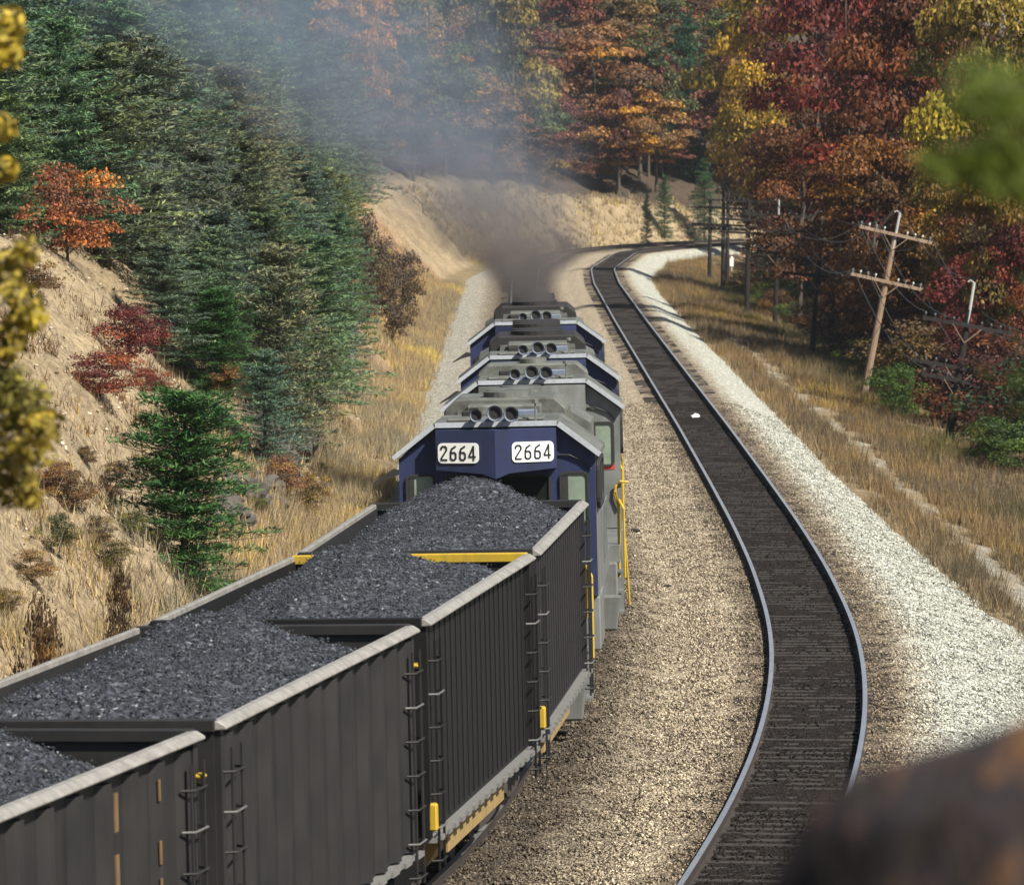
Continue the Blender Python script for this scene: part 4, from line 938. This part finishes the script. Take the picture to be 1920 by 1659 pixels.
def wire(a, b, sag, n):
    pts = [a.lerp(b,t/12.0)-Vector((0,0,sag*4*(t/12.0)*(1-t/12.0))) for t in range(13)]
    mb = MB(); o0 = pts[0]; mb.tube([p-o0 for p in pts],0.016,4,False); o = mb.build('line_wire', M['wire']); o.location = o0
    tag(o, 'thin dark wire sagging between two lineside poles', 'wire', 'lineside wires between the poles')
for i in (0,1,2,3,5):
    j = {0:1,1:2,2:3,3:5,5:7}[i]
    wire(POLES[i][0], POLES[j][0], 0.6, i)
    for k in (0,1):
        if k < len(POLES[i][1]) and k < len(POLES[j][1]):
            for q in (0,1,3): wire(POLES[i][1][k][q], POLES[j][1][k][q], 0.7, i)
# wires leaving the nearest pole towards the camera side
for k in (0,1):
    for q in (1,3): a = POLES[0][1][k][q]; wire(a, Vector((a.x+5.0,a.y-45,a.z+0.4)), 0.7, 9)
mb = MB(); mb.cyl((0,0,0),0.05,1.5,'z',8); mb.box(-0.20,0.20,-0.12,0.12,0.75,1.75); mb.cyl((0,0,1.75),0.19,0.22,'z',12,0.1)
p = at(1372,478,400); mk = mb.build('trackside_marker', M['paper']); mk.location = (p.x,400,gz(p.x,400)); mk.scale = (0.7,0.7,0.6)
tag(mk, 'small white trackside box on a post among the far poles', 'marker')

# ------------------------------------------------------------------ rocks and litter
def rock(name, x, d, z, sx, sy, sz, seed, mat, label, cat='rock', group=None, sub=4, strata=0.12, rough_=0.55):
    bm = bmesh.new(); bmesh.ops.create_icosphere(bm, subdivisions=sub, radius=1.0); r = random.Random(seed); o1,o2,o3 = [r.uniform(0,50) for _ in range(3)]
    V = np.array([v.co[:] for v in bm.verts]); n1 = vnoise(V[:,0]*1.7+o1,V[:,1]*1.7+V[:,2]*2.3+o2,seed)+0.5*vnoise(V[:,0]*4+o3,V[:,2]*4+V[:,1]*3+o1,seed+1)+0.3*vnoise(V[:,0]*9+o3,V[:,2]*9+V[:,1]*8+o1,seed+2)
    st = np.floor(V[:,2]*4+n1*2)/4-V[:,2]
    for v,a,b in zip(bm.verts,n1,st):
        k = 1+a*rough_; v.co = Vector((v.co.x*k*sx, v.co.y*k*sy, (v.co.z+b*strata*3)*k*sz))
    me = bpy.data.meshes.new(name); bm.to_mesh(me); bm.free(); me.materials.append(mat); o = link(bpy.data.objects.new(name, me)); o.location = (x,d,z); o.rotation_euler = (0,0,r.uniform(-0.6,0.6))
    return tag(o, label, cat, group)
rr_ = random.Random(5)
for i in range(64):
    t = i/63.0; px = 570-105*t+rr_.uniform(-65,42); py = 700+280*t+rr_.uniform(-18,18); d = hit(px,py); p = at(px,py,d); w = rr_.uniform(24,66)*d/F
    o = rock('shale_rock', p.x, d, gz(p.x,d)+0.03, w*0.62, w*rr_.uniform(0.4,0.7), w*rr_.uniform(0.26,0.55), 60+i, M['rock'], 'grey layered rock in the shale outcrop below the pines', 'rock', 'grey shale rocks on the left bank', 3, 0.2)
    o.rotation_euler = (rr_.uniform(-0.3,0.3), rr_.uniform(0.1,0.6), rr_.uniform(-0.8,0.8))
p = at(1770,1600,6.2); rock('rock_ledge', 0.875, 5.0, 7.46, 0.80, 0.45, 0.80, 91, M['ledge'], 'blurred dark rusty rock ledge close to the camera at lower right', 'rock', None, 5, 0.0, 0.10)
for i,(px,py,sc,l) in enumerate(((1190,992,0.09,'dark lump of coal on the tan ballast beside the train'),(1252,1090,0.07,'small dark coal lump on the ballast nearer than the other'))):
    d = (HC+0.2)*F/(py-YH); x = xpix(px,d); rock('coal_lump', x, d, float(ballast_z(off1(np.array([x]),d),off2(np.array([x]),d))[0])+0.02, sc*1.5, sc, sc*0.5, 70+i, M['soot_shade'], l, 'coal', None, 2)
bm = bmesh.new(); bmesh.ops.create_grid(bm, x_segments=6, y_segments=6, size=0.5)
for v in bm.verts: v.co.z = 0.10*math.sin(v.co.x*5)+0.08*math.cos(v.co.y*7+v.co.x*3)
me = bpy.data.meshes.new('paper_scrap'); bm.to_mesh(me); bm.free(); me.materials.append(M['paper']); pp = link(bpy.data.objects.new('paper_scrap', me)); d = (HC+0.15)*F/(782-YH)
pp.location = (xpix(1303,d), d, -0.10); pp.scale = (0.20,0.30,0.4); pp.rotation_euler = (0.25,0.05,0.4); md = pp.modifiers.new('thick','SOLIDIFY'); md.thickness = 0.02
tag(pp, 'crumpled white scrap lying between the rails of the empty track', 'litter')

# ------------------------------------------------------------------ trees close to the camera, out of focus
def near_oak():
    d0 = 22.0; x0 = xpix(-420,d0); r = np.random.default_rng(77); Lb = []
    for px,py,rad in ((12,500,34),(48,475,26),(30,560,40),(60,600,26),(10,640,40),(20,720,36),(58,760,40),(78,800,34),(50,850,44),(20,905,44),(55,930,24),(15,45,30),(10,100,30),(5,240,22),(8,320,20),(20,790,40),(10,860,40)):
        p = at(px,py,d0+r.uniform(-0.3,0.3)); Lb.append((p.x,p.y,p.z,rad*d0/F))
    for k in range(110):
        a = r.uniform(-1,1,3); p = at(-480,480,d0); q = (p.x+a[0]*0.98, p.y+a[1]*1.0, p.z+a[2]*1.5)
        if q[0] < xpix(-40,d0): Lb.append((*q, r.uniform(0.08,0.16)))
    Lb = np.array(Lb); base = Vector((x0,d0,gz(x0,d0))); n = 9500; k = r.integers(0,len(Lb),n)
    k[:1500] = r.integers(0,17,1500)
    dv = unit(r.normal(0,1,(n,3))); C = Lb[k,:3]+dv*(Lb[k,3]*r.random(n)**0.5)[:,None]*np.array([1.25,1.5,1.25])-np.array(base)
    nr = unit(dv+r.normal(0,0.7,(n,3))); t = unit(np.cross(nr,r.normal(0,1,(n,3)))); b = np.cross(nr,t); s = (0.026*r.uniform(0.6,1.3,n))[:,None]
    V,Fc = quads_np(C,t*s,b*s*0.65,1); me = np_mesh('crown',V,Fc,M['leaf'],{'clump':np.repeat(r.random(len(Lb))[k],4)})
    t_ = empty('oak_tree', base, 0, 'yellow green oak leaves hanging in from the left edge close to the camera', 'tree')
    mb = MB(); mb.tube([(0,0,-0.5),(0.02,0,2.0),(0,0,5.0),(0.05,0,9.3-base.z)],[0.11,0.10,0.07,0.03],8)
    for i in range(0,17): p = Vector(Lb[i,:3])-base; mb.tube([(0.0,0,max(0.5,p.z-0.5)),((p.x)*0.5,p.y*0.5,p.z-0.2),tuple(p)],[0.018,0.010,0.004],5)
    mb.build('trunk', M['bark'], t_); o = link(bpy.data.objects.new('crown',me), t_); o.color = (0.30,0.25,0.05,1)
near_oak()
def near_pine():
    d0 = 8.5; x0 = xpix(2500,d0); base = Vector((x0,d0,gz(x0,d0))); r = np.random.default_rng(78)
    t_ = empty('pine_tree', base, 0, 'blurred green pine boughs hanging in at upper right, nearest the camera', 'pine tree')
    mb = MB(); mb.tube([(0,0,-0.3),(0,0,1.3),(0.03,0,3.0)],[0.06,0.045,0.012],8); C=[];U=[];Wd=[]
    ends = [(1850,160,70),(1830,200,60),(1880,170,60),(1905,220,60),(1790,315,55),(1830,300,55),(1760,310,30),(1870,280,55),(1900,300,60),(1880,340,50),(1910,350,60)]
    for px,py,rad in ends+[(r.uniform(1950,3000),r.uniform(-700,900),120) for _ in range(46)]:
        dd = d0+r.uniform(-0.12,0.12); p = at(px,py,dd)-base; a = Vector((0,0,p.z-0.12)); mb.tube([a,a.lerp(p,0.6)+Vector((0,0,0.02)),p],[0.008,0.005,0.003],5)
        m = 170; tt = r.random(m); rr = rad*d0/F
        ax = np.array((p-a).normalized()); P = np.array(p)[None]+ax[None]*((tt-0.6)*rr*1.6)[:,None]+r.normal(0,rr*0.38,(m,3)); u = unit(ax[None]*0.6+r.normal(0,0.7,(m,3))); w = unit(np.cross(u,r.normal(0,1,(m,3))))
        C.append(P); U.append(u*0.038); Wd.append(w*0.0016)
    V,Fc = quads_np(np.concatenate(C),np.concatenate(U),np.concatenate(Wd),2); n = len(V)//4
    me = np_mesh('needles',V,Fc,M['needle'],{'clump':np.full(n*4,0.6)}); mb.build('trunk', M['bark'], t_); o = link(bpy.data.objects.new('needles',me), t_); o.color = (0.13,0.18,0.03,1)
near_pine()

# ------------------------------------------------------------------ diesel smoke and the air
SM = [(4.42,0.55,133.0,0.75,1.00),(5.2,0.30,133.6,1.3,0.85),(6.2,-0.15,135.5,2.5,0.30),(7.7,-1.2,139,3.6,0.115),(9.6,-3.2,146,5.8,0.046),(12.0,-5.8,156,7.8,0.032),(15.5,-8.8,170,10.0,0.024)]
def smoke():
    m = NT('diesel smoke'); m.t.nodes.remove(m.b); P = m.pos(); sx = m.n('ShaderNodeSeparateXYZ',{0:P})
    X,Y,Z = sx.outputs
    h = m.n('ShaderNodeMapRange',{0:Z,1:SM[0][0],2:SM[-1][0],3:0.0,4:1.0}).outputs[0]; z0,z1 = SM[0][0],SM[-1][0]
    def curve(i,lo,hi):
        rp = m.ramp(h,[((s_[0]-z0)/(z1-z0),((s_[i]-lo)/(hi-lo),)*3) for s_ in SM]); return m.math('MULTIPLY_ADD', rp, hi-lo, lo)
    cx_,cy_,Rr,Dn = curve(1,-9,1),curve(2,130,175),curve(3,0,10),curve(4,0,1)
    nz = m.n('ShaderNodeTexNoise',{'Vector':P,'Scale':0.75,'Detail':4.0,'Roughness':0.6})
    ns = m.n('ShaderNodeSeparateColor',{0:nz.outputs['Color']}).outputs
    wx = m.math('MULTIPLY', m.math('SUBTRACT',ns[0],0.5), Rr); wy = m.math('MULTIPLY', m.math('SUBTRACT',ns[1],0.5), Rr)
    dx = m.math('ADD', m.math('SUBTRACT',X,cx_), m.math('MULTIPLY',wx,1.5)); dy = m.math('ADD', m.math('SUBTRACT',Y,cy_), m.math('MULTIPLY',wy,1.5))
    q = m.math('DIVIDE', m.math('SQRT', m.math('ADD', m.math('MULTIPLY',dx,dx), m.math('MULTIPLY',m.math('MULTIPLY',dy,dy),0.6))), Rr)
    fall = m.n('ShaderNodeMapRange',{0:q,1:0.15,2:1.0,3:1.0,4:0.0},interpolation_type='SMOOTHSTEP').outputs[0]
    n2 = m.noise(1.6,4,0.6,P); bl = m.n('ShaderNodeMapRange',{0:n2,1:0.36,2:0.62,3:0.35,4:1.5}).outputs[0]
    top = m.n('ShaderNodeMapRange',{0:h,1:0.7,2:1.0,3:1.0,4:0.0}).outputs[0]
    den = m.math('MULTIPLY', m.math('MULTIPLY', m.math('MULTIPLY',fall,Dn), bl), m.math('MULTIPLY',top,SMOKE))
    scol = m.ramp(h,[(0,(0.20,0.19,0.20)),(0.16,(0.30,0.275,0.27)),(0.35,(0.30,0.35,0.44)),(1,(0.34,0.46,0.60))])
    v = m.n('ShaderNodeVolumePrincipled',{'Color':scol,'Density':den,'Anisotropy':0.1})
    m.t.links.new(v.outputs[0], m.out.inputs['Volume'])
    mb = MB(); pts=[];rs=[]
    for z,x,y,r_,_ in SM: pts.append((x,y,z)); rs.append(r_*1.35)
    nseg = 20; vs=[];fs=[]
    for (x,y,z),r_ in zip(pts,rs):
        for k in range(nseg): a=6.2832*k/nseg; vs.append((x+r_*math.cos(a),y+r_*1.25*math.sin(a),z))
    for i in range(len(pts)-1):
        for k in range(nseg): fs.append((i*nseg+k,i*nseg+(k+1)%nseg,(i+1)*nseg+(k+1)%nseg,(i+1)*nseg+k))
    fs.append(tuple(range(nseg))[::-1]); fs.append(tuple((len(pts)-1)*nseg+k for k in range(nseg)))
    mb.v=vs; mb.f=fs; o = mb.build('smoke', m.m); tag(o,'grey brown diesel exhaust smoke rising from the lead locomotive and drifting left','smoke',kind='stuff')
SMOKE = 2.7
smoke()
hz = NT('air haze'); hz.t.nodes.remove(hz.b)
hv = hz.n('ShaderNodeVolumePrincipled',{'Color':(0.72,0.82,0.95,1),'Density':0.00007,'Anisotropy':0.0}); hz.t.links.new(hv.outputs[0], hz.out.inputs['Volume'])
mb = MB(); mb.box(-190,190,-45,620,-9,62); ho = mb.build('haze', hz.m); tag(ho,'thin blue haze hanging in the air of the cut','haze',kind='stuff')
